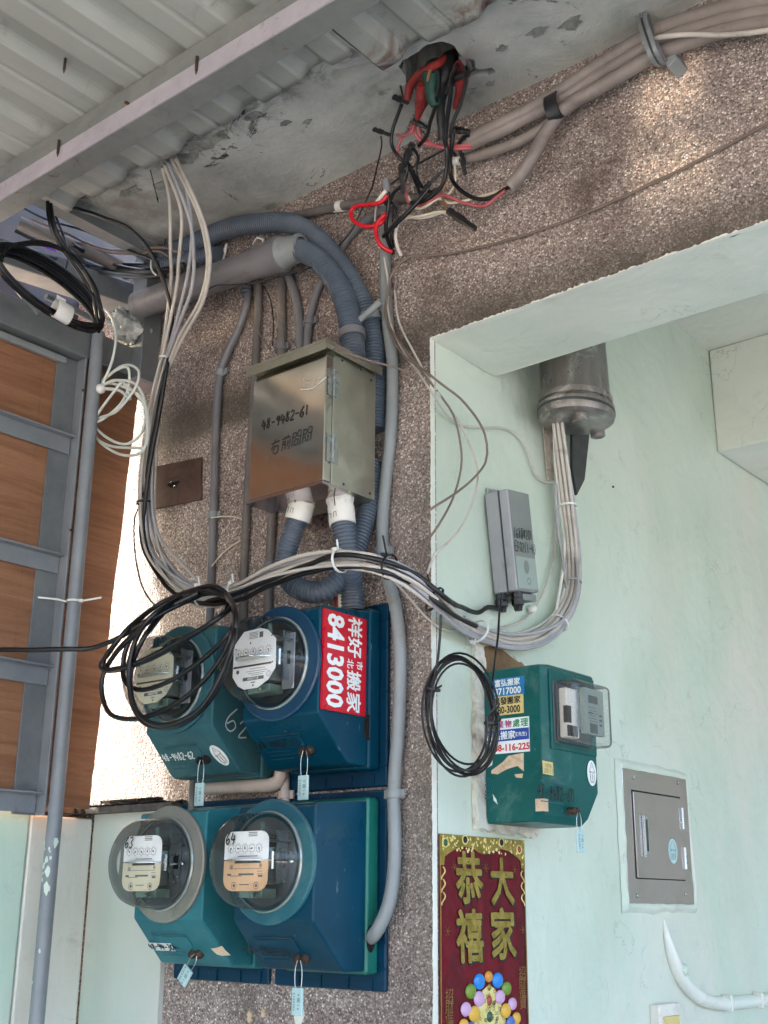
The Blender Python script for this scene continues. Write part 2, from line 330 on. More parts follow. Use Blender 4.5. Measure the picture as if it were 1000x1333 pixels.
def resample(pts, step):
    out = [pts[0]]; acc = 0
    for a, b in zip(pts, pts[1:]):
        L = (b-a).length; pos = step-acc
        while pos <= L: out.append(a+(b-a)*(pos/L)); pos += step
        acc = (acc+L) % step if L else acc
    return out
def meshobj(name, mb, m, parent=None, smooth=40, bevel=0, seg=2, two=None):
    me = bpy.data.meshes.new(name); vs = mb.v
    lo = V((min(p[i] for p in vs) for i in range(3))); hi = V((max(p[i] for p in vs) for i in range(3))); c = V(((lo.x+hi.x)/2, (lo.y+hi.y)/2, lo.z))
    me.from_pydata([p-c for p in vs], [], mb.f)
    bm = bmesh.new(); bm.from_mesh(me); bmesh.ops.recalc_face_normals(bm, faces=bm.faces); bm.to_mesh(me); bm.free()
    me.materials.append(M[m] if isinstance(m, str) else m)
    if smooth: me.shade_smooth(); me.set_sharp_from_angle(angle=math.radians(smooth))
    o = bpy.data.objects.new(name, me); COL.objects.link(o)
    if parent is not None:
        o.parent = parent; o.location = c-world(parent)
    else: o.location = c
    if bevel:
        b = o.modifiers.new('bevel', 'BEVEL'); b.width = bevel; b.segments = seg; b.limit_method = 'ANGLE'; b.angle_limit = math.radians(35); b.harden_normals = True
    return o
def world(o):
    l = V(o.location)
    while o.parent: o = o.parent; l += V(o.location)
    return l
def thing(name, label, cat, loc=(0, 0, 0), group=None):
    o = bpy.data.objects.new(name, None); COL.objects.link(o); o.empty_display_size = .05
    o.location = loc; o['label'] = label; o['category'] = cat
    if group: o['group'] = group
    return o
def tag(o, label, cat, group=None):
    o['label'] = label; o['category'] = cat
    if group: o['group'] = group
    return o
def struct(o): o['kind'] = 'structure'; return o
FAT = {'lettering': .022, 'character': .03, 'character_shadow': .045}
def textobj(name, body, o, right, up, height, m, parent, bold=0, wscale=1, shear=0, align='CENTER', n_off=.0004, spacing=1):
    """ flat print lying on a surface; o = centre """
    if body[0] > '\u2000' and FAT.get(name): bold = 0
    c = bpy.data.curves.new('print', 'FONT'); c.body = body; c.size = 1; c.align_x = align; c.align_y = 'CENTER'; c.offset = bold; c.shear = shear; c.space_character = spacing
    c.resolution_u = 2
    t = bpy.data.objects.new('print', c); COL.objects.link(t); bpy.context.view_layer.update()
    me = bpy.data.meshes.new_from_object(t.evaluated_get(bpy.context.evaluated_depsgraph_get())); bpy.data.objects.remove(t)
    right, up = V(right).normalized(), V(up).normalized(); nr = right.cross(up)
    if not len(me.vertices): return None
    fat = FAT.get(name, 0)
    ys = [v.co.y for v in me.vertices]; xs = [v.co.x for v in me.vertices]; k = height/max(max(ys)-min(ys), .2)
    cy_, cx_ = (max(ys)+min(ys))/2, (max(xs)+min(xs))/2
    b = MB(); b.v = [V(o)+right*((v.co.x-(cx_ if align == 'CENTER' else 0))*k*wscale)+up*((v.co.y-cy_)*k)+nr*n_off for v in me.vertices]; b.f = [tuple(p.vertices) for p in me.polygons]
    if fat and body[0] > '\u2000':
        v0, f0 = list(b.v), list(b.f)
        for q_, (dx, dy) in enumerate(((1, 0), (-1, 0), (0, 1), (0, -1), (.7, .7), (-.7, .7), (.7, -.7), (-.7, -.7))): b.add([p+right*dx*fat*height+up*dy*fat*height+nr*(.00003*(q_+1)) for p in v0], f0)
    bpy.data.meshes.remove(me)
    return meshobj(name, b, m, parent, smooth=0)
STK = {'0': [[(.5, 1), (.1, .7), (.1, .3), (.5, 0), (.85, .3), (.85, .7), (.5, 1)]], '1': [[(.4, 1), (.45, 0)]], '2': [[(.1, .8), (.45, 1), (.8, .75), (.1, .05), (.9, .08)]],
       '3': [[(.1, .9), (.6, 1), (.75, .75), (.35, .52), (.8, .3), (.5, 0), (.05, .1)]], '4': [[(.3, 1), (.1, .42), (.9, .45)], [(.7, .8), (.6, 0)]],
       '5': [[(.85, 1), (.25, .95), (.2, .55), (.7, .5), (.75, .2), (.4, 0), (.05, .08)]], '6': [[(.75, 1), (.2, .6), (.1, .2), (.45, 0), (.8, .2), (.6, .48), (.15, .3)]],
       '7': [[(.1, .95), (.85, 1), (.4, 0)]], '8': [[(.75, .9), (.4, 1), (.2, .75), (.75, .3), (.5, 0), (.15, .25), (.75, .8)]],
       '9': [[(.8, .9), (.4, 1), (.15, .7), (.5, .5), (.8, .85), (.6, 0)]], '-': [[(.1, .5), (.85, .55)]], ' ': [],
       'E': [[(.9, 1), (.1, 1), (.1, 0), (.9, 0)], [(.1, .5), (.75, .5)]], 'F': [[(.9, 1), (.1, 1), (.1, 0)], [(.1, .5), (.7, .5)]], '(': [[(.7, 1.1), (.3, .5), (.7, -.1)]], ')': [[(.3, 1.1), (.7, .5), (.3, -.1)]],
       '#': [[(.1, .35), (.9, .4)], [(.1, .65), (.9, .7)], [(.35, .1), (.4, .9)], [(.65, .1), (.7, .9)]],
       '弄': [[(.1, 1), (.9, 1)], [(.1, .75), (.9, .75)], [(.5, 1), (.5, .5)], [(.0, .5), (1, .5)], [(.1, .3), (.95, .3)], [(.35, .45), (.2, -.05)], [(.7, .45), (.7, -.1)]],
       '右': [[(0, .75), (1, .8)], [(.45, 1), (.05, .3)], [(.35, .45), (.85, .45), (.8, 0), (.35, 0), (.35, .45)]],
       '前': [[(0, .8), (1, .82)], [(.3, 1), (.4, .85)], [(.7, 1), (.6, .85)], [(.15, .65), (.1, 0)], [(.15, .62), (.45, .62), (.45, .05)], [(.15, .4), (.45, .4)], [(.7, .6), (.7, .2)], [(.95, .68), (.95, 0), (.8, .05)]],
       '間': [[(.05, .95), (.05, -.05)], [(.05, .9), (.4, .9), (.4, .6), (.05, .6)], [(.6, .95), (.95, .95), (.95, -.05), (.85, 0)], [(.6, .95), (.6, .6), (.95, .6)], [(.3, .4), (.7, .4), (.7, .05), (.3, .05), (.3, .4)]],
       '關': [[(.05, .95), (.05, -.05)], [(.05, .9), (.4, .9), (.4, .6), (.05, .6)], [(.6, .95), (.95, .95), (.95, -.05)], [(.6, .95), (.6, .6), (.95, .6)], [(.3, .5), (.25, .3), (.4, .28)], [(.65, .5), (.6, .3), (.75, .28)], [(.4, .2), (.35, 0)], [(.6, .22), (.62, 0)]]}
def scrawl(name, body, o, right, up, h, m, parent, wd=.62, r=.0011, jit=.05, spacing=.8):
    """ handwriting: strokes of paint or marker; o = left end of the base line """
    right, up = V(right).normalized(), V(up).normalized(); nr = right.cross(up); b = MB(); x = 0; rnd = random.Random(hash(body) % 999 if 0 else len(body)*31+ord(body[0]))
    for ch in body:
        dy = rnd.uniform(-jit, jit)
        for st in STK.get(ch, []):
            pts = [V(o)+right*((x+p*wd+rnd.uniform(-.02, .02)+.12*q)*h)+up*((q+dy+rnd.uniform(-.02, .02))*h)+nr*.0004 for p, q in st]
            pts = crom(pts, h*.12)
            c = []
            for i, p in enumerate(pts):
                t = (pts[min(i+1, len(pts)-1)]-pts[max(i-1, 0)]).normalized(); sd = t.cross(nr)*r
                c.append((p+sd, p-sd))
            k = len(b.v)
            for a, e in c: b.v += [a, e]
            b.f += [(k+2*i, k+2*i+1, k+2*i+3, k+2*i+2) for i in range(len(c)-1)]
        x += spacing
    return meshobj(name, b, m, parent, smooth=0)
def cable(name, pts, r, m, label, cat='cable', group=None, n=8, step=.014, ribs=None, parent=None):
    pts = crom(pts, step)
    if not ribs: k_ = min(.0016, r*.5) if not callable(r) else .001; pts = [p+V((noise.noise(p*22), 0, noise.noise(p*22+V((7, 1, 3)))))*k_*min(1, i/3, (len(pts)-1-i)/3) for i, p in enumerate(pts)]
    if ribs: pts = resample(pts, ribs)
    o = meshobj(name, MB().tube(pts, r, n, ribs), m, parent, smooth=(25 if ribs else 60))
    if label: tag(o, label, cat, group)
    return o
exec_order = []
# ================================================================== STRUCTURE
ZC, ZB = 2.925, 2.484           # slab underside, beam underside
def grid_sheet(fn, nu, nv, keep=None):
    b = MB(); idx = {}
    for i in range(nu+1):
        for j in range(nv+1): idx[i, j] = len(b.v); b.v.append(V(fn(i/nu, j/nv)))
    for i in range(nu):
        for j in range(nv):
            if keep is None or keep((i+.5)/nu, (j+.5)/nv): b.f.append((idx[i, j], idx[i+1, j], idx[i+1, j+1], idx[i, j+1]))
    return b
g = MB().box((-60, -60, -.3), (60, 60, 0)); struct(meshobj('ground', g, 'ground', smooth=0))
# pebble-dashed pillar and beam: an L-shaped slab of real thickness with a slightly uneven face
def wob(p, s=6, a=.004): return noise.noise(V(p)*s)*a
pb = MB()
def face(x0, x1, z0, z1, nu, nv, ragged=0):
    def fn(u, v):
        x, z = x0+(x1-x0)*u, z0+(z1-z0)*v
        y = -.004+wob((x, 0, z), 5, .004)+wob((x, 3, z), 30, .0012)
        if ragged and v == 0: z += noise.noise(V((x*30, 5, 0)))*.004; y += .004
        return (x, y, z)
    return grid_sheet(fn, nu, nv)
a = face(-2.2, 0, 0, ZC, 110, 140); pb.add(a.v, a.f)
a = face(0, 2.6, ZB, ZC, 130, 24, 1); pb.add(a.v, a.f)
pb.box((-2.2, .0045, 0), (-.0045, .2, ZC))                     # the concrete core, pillar
pb.box((-.004, .0045, ZB+.004), (2.6, .196, ZC))               # and beam
pb.add([(0, -.004, 0), (0, .006, 0), (0, .006, ZB), (0, -.004, ZB)], [(0, 1, 2, 3)])
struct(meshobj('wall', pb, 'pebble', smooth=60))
# painted return wall, beam soffit and inner ceiling
gw = grid_sheet(lambda u, v: (wob((0, u*3.6, v*2.9), 2.4, .005)*(1 if u else 0), .006+3.6*u, ZC*v), 60, 60)
gw.box((-.2, .201, 0), (-.012, 3.6, ZC)); struct(meshobj('painted_wall', gw, 'green', smooth=80))
sf = grid_sheet(lambda u, v: (-.001+2.6*u, .001+(.199+0*u)*v, ZB-.001+wob((u*2.6, v, 0), 5, .002)), 80, 8)
sf.add([(0, .2003, ZB-.001), (2.6, .2003, ZB-.001), (2.6, .2003, ZC), (0, .2003, ZC)], [(0, 1, 2, 3)])
struct(meshobj('beam_soffit', sf, mat_green('pale_soffit_paint', '#cbd2c6', '#d6dad0', '#dad8cf'), smooth=60))
struct(meshobj('inner_ceiling', MB().box((-.01, .2, ZC), (4.2, 4.4, ZC+.12)), 'white_paint', smooth=0))
struct(meshobj('inner_beam', MB().box((.001, 1.222, 2.632), (4, 1.62, ZC)), 'white_paint', smooth=0, bevel=.006))
struct(meshobj('back_wall', MB().box((-.01, 3.6, 0), (4.2, 3.75, ZC)), 'green', smooth=0))
# ragged line of old white paint where pebbles meet the painted faces
pe = MB()
for (p, d, upv, L) in (((0, -.0095, ZB-.001), V((1, 0, 0)), V((0, 0, 1)), 2.6), ((.0008, -.0095, ZB), V((0, 0, -1)), V((-1, 0, 0)), 2.4)):
    n = int(L/.004); k = len(pe.v)
    for i in range(n+1):
        hgt = max(.0004, .0022+.0035*noise.noise(V((i*.9, L, 0)))+.003*noise.noise(V((i*.13, L, 4)))) * (1 if L > 2.5 else .5)
        q = V(p)+d*(i*.004); pe.v += [q, q+upv*hgt, q+V((0, .012, 0))]
    for i in range(n): a = k+i*3; pe.f += [(a, a+3, a+4, a+1), (a, a+2, a+5, a+3)]
struct(meshobj('paint_edge', pe, 'white_paint', smooth=0))
# rough slab over the porch, broken open where the supply cables come through
hole = [Z(x, y, ZC) for x, y in ((519, 86), (524, 78), (540, 70), (556, 58), (575, 54), (592, 60), (602, 74), (611, 84), (622, 90), (640, 88), (645, 94), (636, 99), (618, 99), (607, 105), (596, 112), (575, 118), (556, 116), (545, 122), (532, 112), (528, 98))]
XS = -.735
outer = [V((XS, -.75, ZC)), V((2.6, -.75, ZC)), V((2.6, -.0005, ZC)), V((XS, -.0005, ZC))]
hole2 = []
for i, p in enumerate(hole):
    q = hole[(i+1) % len(hole)]
    for k in range(3): t = p.lerp(q, k/3); hole2.append(t+V((noise.noise(t*60), noise.noise(t*60+V((9, 0, 0))), 0))*.004*(k > 0))
tri = tessellate_polygon([outer, hole2]); allv = outer+hole2
sl = MB().add(allv, tri)
n = len(hole2); k = len(sl.v); cxy = sum(hole2, V((0, 0, 0)))/n
sl.v += hole2+[cxy+(p-cxy)*1.15+V((0, 0, .14)) for p in hole2]
sl.f += [(k+i, k+(i+1) % n, k+n+(i+1) % n, k+n+i) for i in range(n)]+[tuple(range(k+n, k+2*n))]
sl.box((XS, -.75, ZC+.16), (2.6, 0, ZC+.3)).box((XS-.004, -.75, ZC), (XS, 0, ZC+.3))
struct(meshobj('ceiling', sl, 'slab', smooth=0))
struct(meshobj('cavity', MB().box((cxy.x-.1, cxy.y-.09, ZC+.12), (cxy.x+.12, cxy.y+.1, ZC+.15)), 'dark', smooth=0))
fl = MB(); rnd = random.Random(17)
for (x, y, r_) in ((262, 190, .035), (285, 178, .03), (243, 206, .03), (330, 150, .022), (400, 158, .012), (372, 160, .012), (352, 268, .02), (460, 232, .01), (500, 120, .014), (215, 240, .03), (170, 250, .03), (700, 40, .02), (745, 30, .024), (655, 62, .012), (640, 108, .012), (612, 118, .014)):
    c = Z(x, y, ZC-.0005); m_ = 11; fl.prism([c+V((math.cos(a_)*r_*rnd.uniform(.45, 1.25), math.sin(a_)*r_*.6*rnd.uniform(.45, 1.25), 0)) for a_ in (2*math.pi*k/m_ for k in range(m_))], (0, 0, -.0014-.0012*rnd.random()))
fo_ = struct(meshobj('plaster_patch', fl, 'flake', smooth=0))
# low side wall, its stub on the pillar and the mortar ledge on top
lw = MB()
lw.box((-1.05, -3.2, 0), (-.861, -.168, 1.672)); struct(meshobj('low_wall', lw, 'green2', smooth=0, bevel=.006))
st = MB().box((-1.05, -.166, 0), (-.8605, -.018, 1.664)); struct(meshobj('wall_pier', st, 'white_paint', smooth=0, bevel=.005))
pn = MB(); edge = []
for i in range(60):
    z = 1.683*(1-i/59); xe = -.622+.006*noise.noise(V((0, 0, z*22)))+.003*noise.noise(V((0, 0, z*60))); edge.append(V((xe-.006, -.016, z)))
pn.prism([V((-.8603, -.016, 1.683)), *edge, V((-.8603, -.016, 0))], (0, .011, 0)); struct(meshobj('plaster_panel', pn, 'panel', smooth=0))
lg = MB(); rnd = random.Random(3)
def lump(u, v):
    x = -1.05+.46*u; y = -.045+.045*v
    return (x, y, 1.684+.006*noise.noise(V((x*40, y*40, 0)))+.004)
lg = grid_sheet(lump, 60, 8); lg.box((-1.05, -.043, 1.672), (-.595, -.004, 1.684))
for i in range(40):
    y = -.05-i*.045; lg.box((-1.04, y-.045, 1.672), (-.862+rnd.uniform(-.012, .004), y, 1.678+rnd.uniform(0, .012)))
struct(meshobj('ledge', lg, 'ledge', smooth=30))

# ------------------------------------------------------------------ corrugated roof
roof = thing('corrugated_roof', 'ribbed off-white metal roof sheets with rusted ends under the concrete slab', 'roof', (0, -1, 2.88))
def profile(x):          # trapezoid ribs standing up from the pans
    p = .165; t = ((x+.03) % p)/p
    z = 0
    if t < .20: z = .017
    elif t < .30: z = .017*(1-(t-.20)/.10)
    elif t > .90: z = .017*((t-.90)/.10)
    elif .56 < t < .64: z = .0035
    return z
def sheet(x0, x1, yend, zb, rust):
    b = MB(); xs = []; x = x0
    while x < x1+1e-6: xs.append(x); x += .165/30
    ys = [-3.6, -2.4, -1.4, -.9, -.6, yend-.12, yend-.05, yend-.02, yend]
    k = {}
    for i, x in enumerate(xs):
        for j, y in enumerate(ys):
            yy = y+(.006*noise.noise(V((x*9, y, 0))) if j == len(ys)-1 else 0)
            zz = zb+profile(x)-.05*0+(.004*noise.noise(V((x*7, 2, 0))) if j > 6 else 0)
            k[i, j] = len(b.v); b.v.append(V((x, yy, zz)))
    for i in range(len(xs)-1):
        for j in range(len(ys)-1): b.f.append((k[i, j], k[i+1, j], k[i+1, j+1], k[i, j+1]))
    o = meshobj('sheet', b, sheet_mat, roof, smooth=12)
    sol = o.modifiers.new('thickness', 'SOLIDIFY'); sol.thickness = .0012; sol.offset = 1
    return o
q = NB('roof_sheet_rusted'); o3 = q.xyz()
col = q.mix(q.rng(q.noise(5, 5, .65, .5, (1, .3, 1)), .35, .65), '#9c9e98', '#b0b2ac')
col = q.mix(q.rng(q.noise(8, 7, .7, 1), .58, .70, 0, .5), col, '#6f6c60')
ru = q.math('MULTIPLY', q.rng(o3[1], -.325, -.25), q.rng(q.noise(14, 7, .7, .8), .47, .60)); ru = q.math('MULTIPLY', ru, q.rng(o3[0], -.05, .1, .35, 1))
col = q.mix(ru, col, '#5d321c'); q.set(col, .5); q.bump(q.noise(70, 4, .7), .25, .002); sheet_mat = q.m
sheet(-.725, .082, -.312, 2.882, 0); sheet(.075, 2.4, -.246, 2.886, 1); sheet(-1.25, -.727, -.80, 2.886, 0)  # last sheet lies out of view, added to shade the flashing
# purlin
pur = thing('steel_purlin', 'pale galvanised steel purlin with rust specks crossing under the roof sheets', 'beam', (0, -.5, 2.8))
b = MB().box((-1.2, -.503, 2.797), (2.3, -.500, 2.836)); meshobj('web', b, 'purlin', pur, smooth=0)
meshobj('lip', MB().box((-1.2, -.5012, 2.8364), (2.3, -.498, 2.878)), 'purlin_shaded', pur, smooth=0)  # upper part of the web, in the darker purlin colour
b = MB().box((-1.2, -.4995, 2.797), (2.3, -.455, 2.800)).box((-1.2, -.458, 2.8005), (2.3, -.455, 2.815)); meshobj('flange', b, 'purlin_shaded', pur, smooth=0)
b = MB().box((-1.2, -.4975, 2.853), (2.3, -.455, 2.856)).box((-1.2, -.492, 2.8565), (2.3, -.470, 2.881)); meshobj('packer', b, 'zinc', pur, smooth=0)
for i, (x, y) in enumerate(((76, 192), (256, 84))):
    p = W(x, y, .5055); sc_ = thing('roof_screw', ('rusty screw tip hanging at the left on the purlin web', 'rusty screw tip hanging midway along the purlin web')[i], 'screw', p, 'rusted screw tips poking through the roof')
    meshobj('shank', MB().lathe(p+V((0, 0, .016)), (0, 0, -1), [(.0028, 0), (.0028, .022), (.0022, .024), (.0028, .026), (.0022, .028), (.0005, .036)], 8, True), 'knob', sc_)
p = Z(84, 88, 2.88); sc_ = thing('roof_screw', 'rusty screw tip hanging alone under the roof sheet left of the purlin', 'screw', p, 'rusted screw tips poking through the roof')
meshobj('shank', MB().lathe(p+V((0, 0, .022)), (0, 0, -1), [(.0026, 0), (.0026, .026), (.0005, .034)], 8, True), 'knob', sc_)
for (x, y) in ((165, 134),):
    p = W(x, y, .5055); tag(meshobj('bolt', MB().lathe(p, (0, -1, 0), [(.003, -.004), (.003, .003), (.0015, .004)], 8, True), 'rust'), 'tiny dark bolt end in the middle of the purlin web', 'bolt')

# ------------------------------------------------------------------ left frame of the side gate
ply = thing('plywood_panel', 'brown plywood sheeting filling the grey steel side frame', 'panel', (-.83, -1, 1.66))
pe_ = []
pts = [(-.0055, 2.66), (-.012, 2.52), (-.02, 2.4), (-.024, 2.26), (-.034, 2.13), (-.036, 2.0), (-.04, 1.9), (-.045, 1.8), (-.049, 1.72), (-.049, 1.68)]
for i in range(len(pts)-1):
    (y0, z0), (y1, z1) = pts[i], pts[i+1]
    for k in range(10):
        t = k/10; z = z0+(z1-z0)*t; pe_.append(V((-.835, y0+(y1-y0)*t+.0022*noise.noise(V((0, 1, z*45))), z)))
b = MB().prism([V((-.835, -.26, 2.66)), *pe_, V((-.835, -.049, 1.68)), V((-.835, -.26, 1.68))], (-.009, 0, 0)); meshobj('board', b, 'plywood', ply, smooth=0)
for i in range(4):
    y1 = -.2605-i*.72; meshobj('board', MB().box((-.844, y1-.719, 1.68), (-.835, y1, 2.66)), 'plywood', ply, smooth=0)
fr = thing('side_gate', 'grey painted steel side gate with angle post and flat rungs over the plywood', 'gate', (-.8, -.2, 1.66))
# header tubes running along the side
def ytube(x0, x1, z0, z1, y0, y1, m='zinc', nm='rail', par=fr): return meshobj(nm, MB().box((x0, y0, z0), (x1, y1, z1)), m, par, smooth=0, bevel=.004)
zt = X(0, 402, -.80).z; zbm = X(0, 445, -.80).z
ytube(-.86, -.80, 2.618, 2.688, -3.2, -.012, nm='header')
ytube(-.832, -.818, 2.596, 2.612, -3.2, -.215, 'pvc_light', 'trim')
zA = X(0, 306, -.9).z
meshobj('upper_rail', MB().obox((-.925, -3.0, 2.487), (.06, 0, 0), (0, 2.995, .345), (0, 0, .058)), 'zinc', fr, smooth=0, bevel=.004)
meshobj('post', MB().box((-.834, -.232, 1.66), (-.829, -.176, 2.617)), 'zinc', fr, smooth=0, bevel=.001)
meshobj('post', MB().box((-.8285, -.182, 1.66), (-.800, -.177, 2.617)), 'post', fr, smooth=0, bevel=.001)
for z in (2.425, 2.165, 1.935, 1.69):
    h = .026
    meshobj('rung', MB().box((-.8285, -3.0, z-h), (-.824, -.184, z+h*.5)).box((-.8238, -3.0, z+h*.5-.004), (-.806, -.184, z+h*.5)), 'post', fr, smooth=0, bevel=.001)
meshobj('pillar_post', MB().box((-.815, -.062, 2.60), (-.765, -.012, 2.93)), 'zinc', fr, smooth=0, bevel=.003)
meshobj('end_plate', MB().box((-.86, -.075, 2.596), (-.76, -.006, 2.602)), 'purlin', fr, smooth=0)
meshobj('brace', MB().tube([X(-20, 325, -.78), X(50, 408, -.80)], .0075, 8), 'zinc', fr)
meshobj('strut', MB().tube([X(60, 385, -.83), X(130, 420, -.83)], .007, 8), 'zinc', fr)
meshobj('clip', MB().box((-.80, -.163, 2.56), (-.795, -.14, 2.60)), 'zinc', fr, smooth=0)
for i, (x, y, lb) in enumerate(((108, 508, 'upper'), (92, 690, 'middle'), (70, 1000, 'lower'))):
    p = X(x, y, -.7995); meshobj('bolt', MB().lathe(V((-.8, p.y, p.z)), (1, 0, 0), [(.003, 0), (.0028, .002), (.0003, .0028)], 10), 'knob', fr)
pole = thing('steel_pole', 'upright grey round steel pole with green paint splashes in front of the side wall', 'pole', (-.785, -.165, 1))
b = MB().lathe((-.785, -.166, 0), (0, 0, 1), [(.0142, 0), (.0142, 2.678)], 24, True); meshobj('tube', b, 'post', pole)
b = MB()
for i in range(26):
    z = 1.50+.13*rnd.random()**1.3 if i < 16 else 1.2+.45*rnd.random(); t = rnd.uniform(-2.3, -.2); rws = rnd.uniform(.002, .007)*(1.4 if i < 8 else .6)
    n_ = V((math.cos(t), math.sin(t), 0)); c = V((-.785, -.166, z))+n_*.0146; s_ = V((-n_.y, n_.x, 0))
    b.prism([c+s_*math.cos(a_)*rws*(.6+.3*rnd.random())+V((0, 0, 1))*math.sin(a_)*rws*rnd.uniform(.8, 2) for a_ in [j*math.pi/4 for j in range(8)]], n_*.0004)
meshobj('paint_splash', b, 'green2', pole, smooth=0)['kind'] = 'stuff'
# glimpses beyond the frame
tag(meshobj('metal_flashing', MB().box((-1.112, -3.4, 2.765), (-1.10, -.003, 3.3)).box((-1.1115, -.0031, 2.955), (-1.1005, .7, 3.3)), 'pinkwall', smooth=0), 'pinkish grey metal flashing seen in the gap above the black coil', 'flashing')  # sheet in the gap, extended out of view as a sun blocker
tag(meshobj('roof_batten', MB().box((-.772, -.75, 2.893), (-.737, -.003, 2.9235)), 'zinc', smooth=0), 'grey batten along the left end of the slab and roof sheet', 'batten')
tag(meshobj('fascia_board', MB().box((-1.06, -3.0, 2.90), (-1.03, -.30, 3.0)), 'teal_old', smooth=0), 'dark green fascia glimpsed behind the rails at far left', 'fascia')
b = MB()
def blob(c, r, n=(14, 10), a=.35, sc=(1, 1, 1), fr_=4):
    b = MB(); c = V(c); rings = []
    for j in range(n[1]+1):
        th = math.pi*j/n[1]; ring = []
        for i in range(n[0]):
            ph = 2*math.pi*i/n[0]; d = V((math.sin(th)*math.cos(ph)*sc[0], math.sin(th)*math.sin(ph)*sc[1], math.cos(th)*sc[2]))
            ring.append(c+d*r*(1+a*noise.noise(d*fr_+c*7)))
        rings.append(ring)
    return b.loft(rings, False)
tag(meshobj('plastic_bag', blob(X(172, 427, -.80), .045, (30, 20), .7, (.7, 1.2, .8)), 'bag', smooth=80), 'crumpled cloudy plastic bag stuffed behind the big pipe end', 'bag')
tag(meshobj('violet_scrap', MB().prism([X(57, 318, -.94), X(76, 324, -.94), X(72, 328, -.94), X(58, 323, -.94)], (.004, 0, 0)), 'violet', smooth=0), 'small violet plastic scrap above the black cable coil', 'scrap')
# wires and scraps lying on the ledge
b = MB().prism([W(82, 1058, .06), W(86, 1052, .06), W(97, 1045, .06), W(104, 1060, .06)], (.0, .03, 0)).box((-.81, -.04, 1.69), (-.64, -.025, 1.696))
tag(meshobj('plastic_strip', b, 'black', smooth=0), 'torn black plastic strip lying on the mortar ledge beside the pole', 'strip')
tag(cable('wire_end', [W(120, 1052, .04), W(124, 1040, .04), W(132, 1043, .04), W(131, 1052, .04), W(143, 1052, .04), W(143, 1043, .04)], .0012, 'black', None), 'curly black wire end sticking up from the ledge under the bright edge', 'wire')
tag(cable('wire_end', [W(152, 1054, .04), W(165, 1050, .04), W(176, 1048, .04), W(180, 1040, .04)], .0014, 'black', None), 'short black wire end standing on the ledge beside the teal box', 'wire')

# ================================================================== PIPES
grp = 'thin grey pipes running down the pebble wall'
def pipe(pts, r, m, label, clamps=(), cm='pvc', group=grp, name='conduit_pipe', n=14):
    t = thing(name, label, 'pipe', pts[-1], group)
    meshobj('tube', MB().tube(crom(pts, .01), r, n), m, t, smooth=60)
    P_ = crom(pts, .004)
    for c in clamps:
        i = min(range(1, len(P_)-1), key=lambda k: (P_[k]-c).length); ax = (P_[i+1]-P_[i-1]).normalized(); p = P_[i]
        cl = meshobj('clamp', MB().lathe(p-ax*.007, ax, [(r+.0003, 0), (r+.0028, .0005), (r+.0028, .0135), (r+.0003, .014)], 18).box(p+V((-r-.010, .0, -.007)), p+V((r+.010, .004, .007))), cm, t, smooth=35)
    return t
pipe([W(321, 372, .022), W(322, 392, .022), W(312, 425, .02), W(296, 460, .02), (W(286, 492, .018)), W(281, 560, .016), W(279, 640, .016), W(276, 720, .016), W(272, 830, .016)], .0088, 'pvc', 'grey pipe bending left then down with a pale clamp beside the steel cabinet', [W(286, 484, .018), W(277, 672, .016)], 'pvc_light')
meshobj('sleeve', MB().tube(resample(crom([W(324, 352, .03), W(321, 368, .025), W(321, 386, .022)]), .0022), .0115, 16, True), 'conduit', bpy.data.objects['conduit_pipe'], smooth=25)
pipe([W(337, 360, .02), W(336, 410, .016), W(333, 470, .014), W(328, 560, .014), W(322, 650, .014), W(318, 740, .014), W(316, 830, .014)], .0085, 'pvc_old', 'brownish pipe passing straight down behind the left edge of the steel cabinet', [W(317, 762, .014)], 'pvc_old')
pipe([W(367, 348, .02), W(367, 400, .016), W(366, 470, .014), W(358, 600, .014), W(354, 680, .014), W(350, 760, .014), W(348, 830, .014)], .0092, 'pvc_old', 'brownish pipe passing behind the middle of the steel cabinet', [W(366, 452, .014), W(352, 737, .014)], 'pvc')
pipe([W(360, 352, .03), W(374, 358, .02), W(385, 385, .016), W(390, 420, .014), W(391, 480, .014)], .009, 'pvc', 'short grey pipe curving from the large pipe onto the cabinet top')
pipe([W(515, 268, .03), W(488, 280, .02), W(462, 300, .016), W(440, 330, .014), (W(416, 372, .014)), W(403, 418, .014), W(398, 480, .014)], .0085, 'pvc', 'grey pipe slanting down from upper right behind the flexible conduits', [W(403, 417, .014)])
pipe([W(345, 287, .02), W(385, 281, .016), W(430, 271, .016), W(480, 262, .018), W(530, 258, .02), W(556, 256, .02)], .009, 'pvc_old', 'brown pipe running level below the slab towards the red wires', [W(443, 274, .016)], 'white_plastic')
mainp = pipe([W(503, 268, .02), W(502, 330, .018), W(502, 380, .018), (W(506, 430, .018)), W(511, 480, .018), W(509, 560, .018), W(500, 650, .018), W(498, 705, .018), W(503, 745, .018), (W(515, 790, .02)), W(521, 850, .02), W(519, 940, .02), W(513, 1030, .02), W(514, 1110, .022), W(509, 1165, .028), W(499, 1196, .035), X(487, 1217, -.095), X(478, 1223, -.125)], .0112, 'pvc_light', 'long grey pipe running past the cabinet and meters into the lowest right meter box', [W(499, 718, .018), W(513, 1032, .02)], 'pvc_light')
tanp = pipe([W(272, 1026, .03), W(320, 1024, .03), W(355, 1021, .03), W(366, 1010, .03), W(367, 980, .03)], .0125, 'pvc_tan', 'tan pipe elbow between the upper and lower meter boxes', [], group=None, name='tan_pipe')
pipe([W(371, 1004, .02), W(372, 1050, .02)], .008, 'pvc_tan', 'tan stub pipe standing on the lower right meter box', [W(372, 1036, .02)], 'pvc_tan', None, 'stub_pipe')
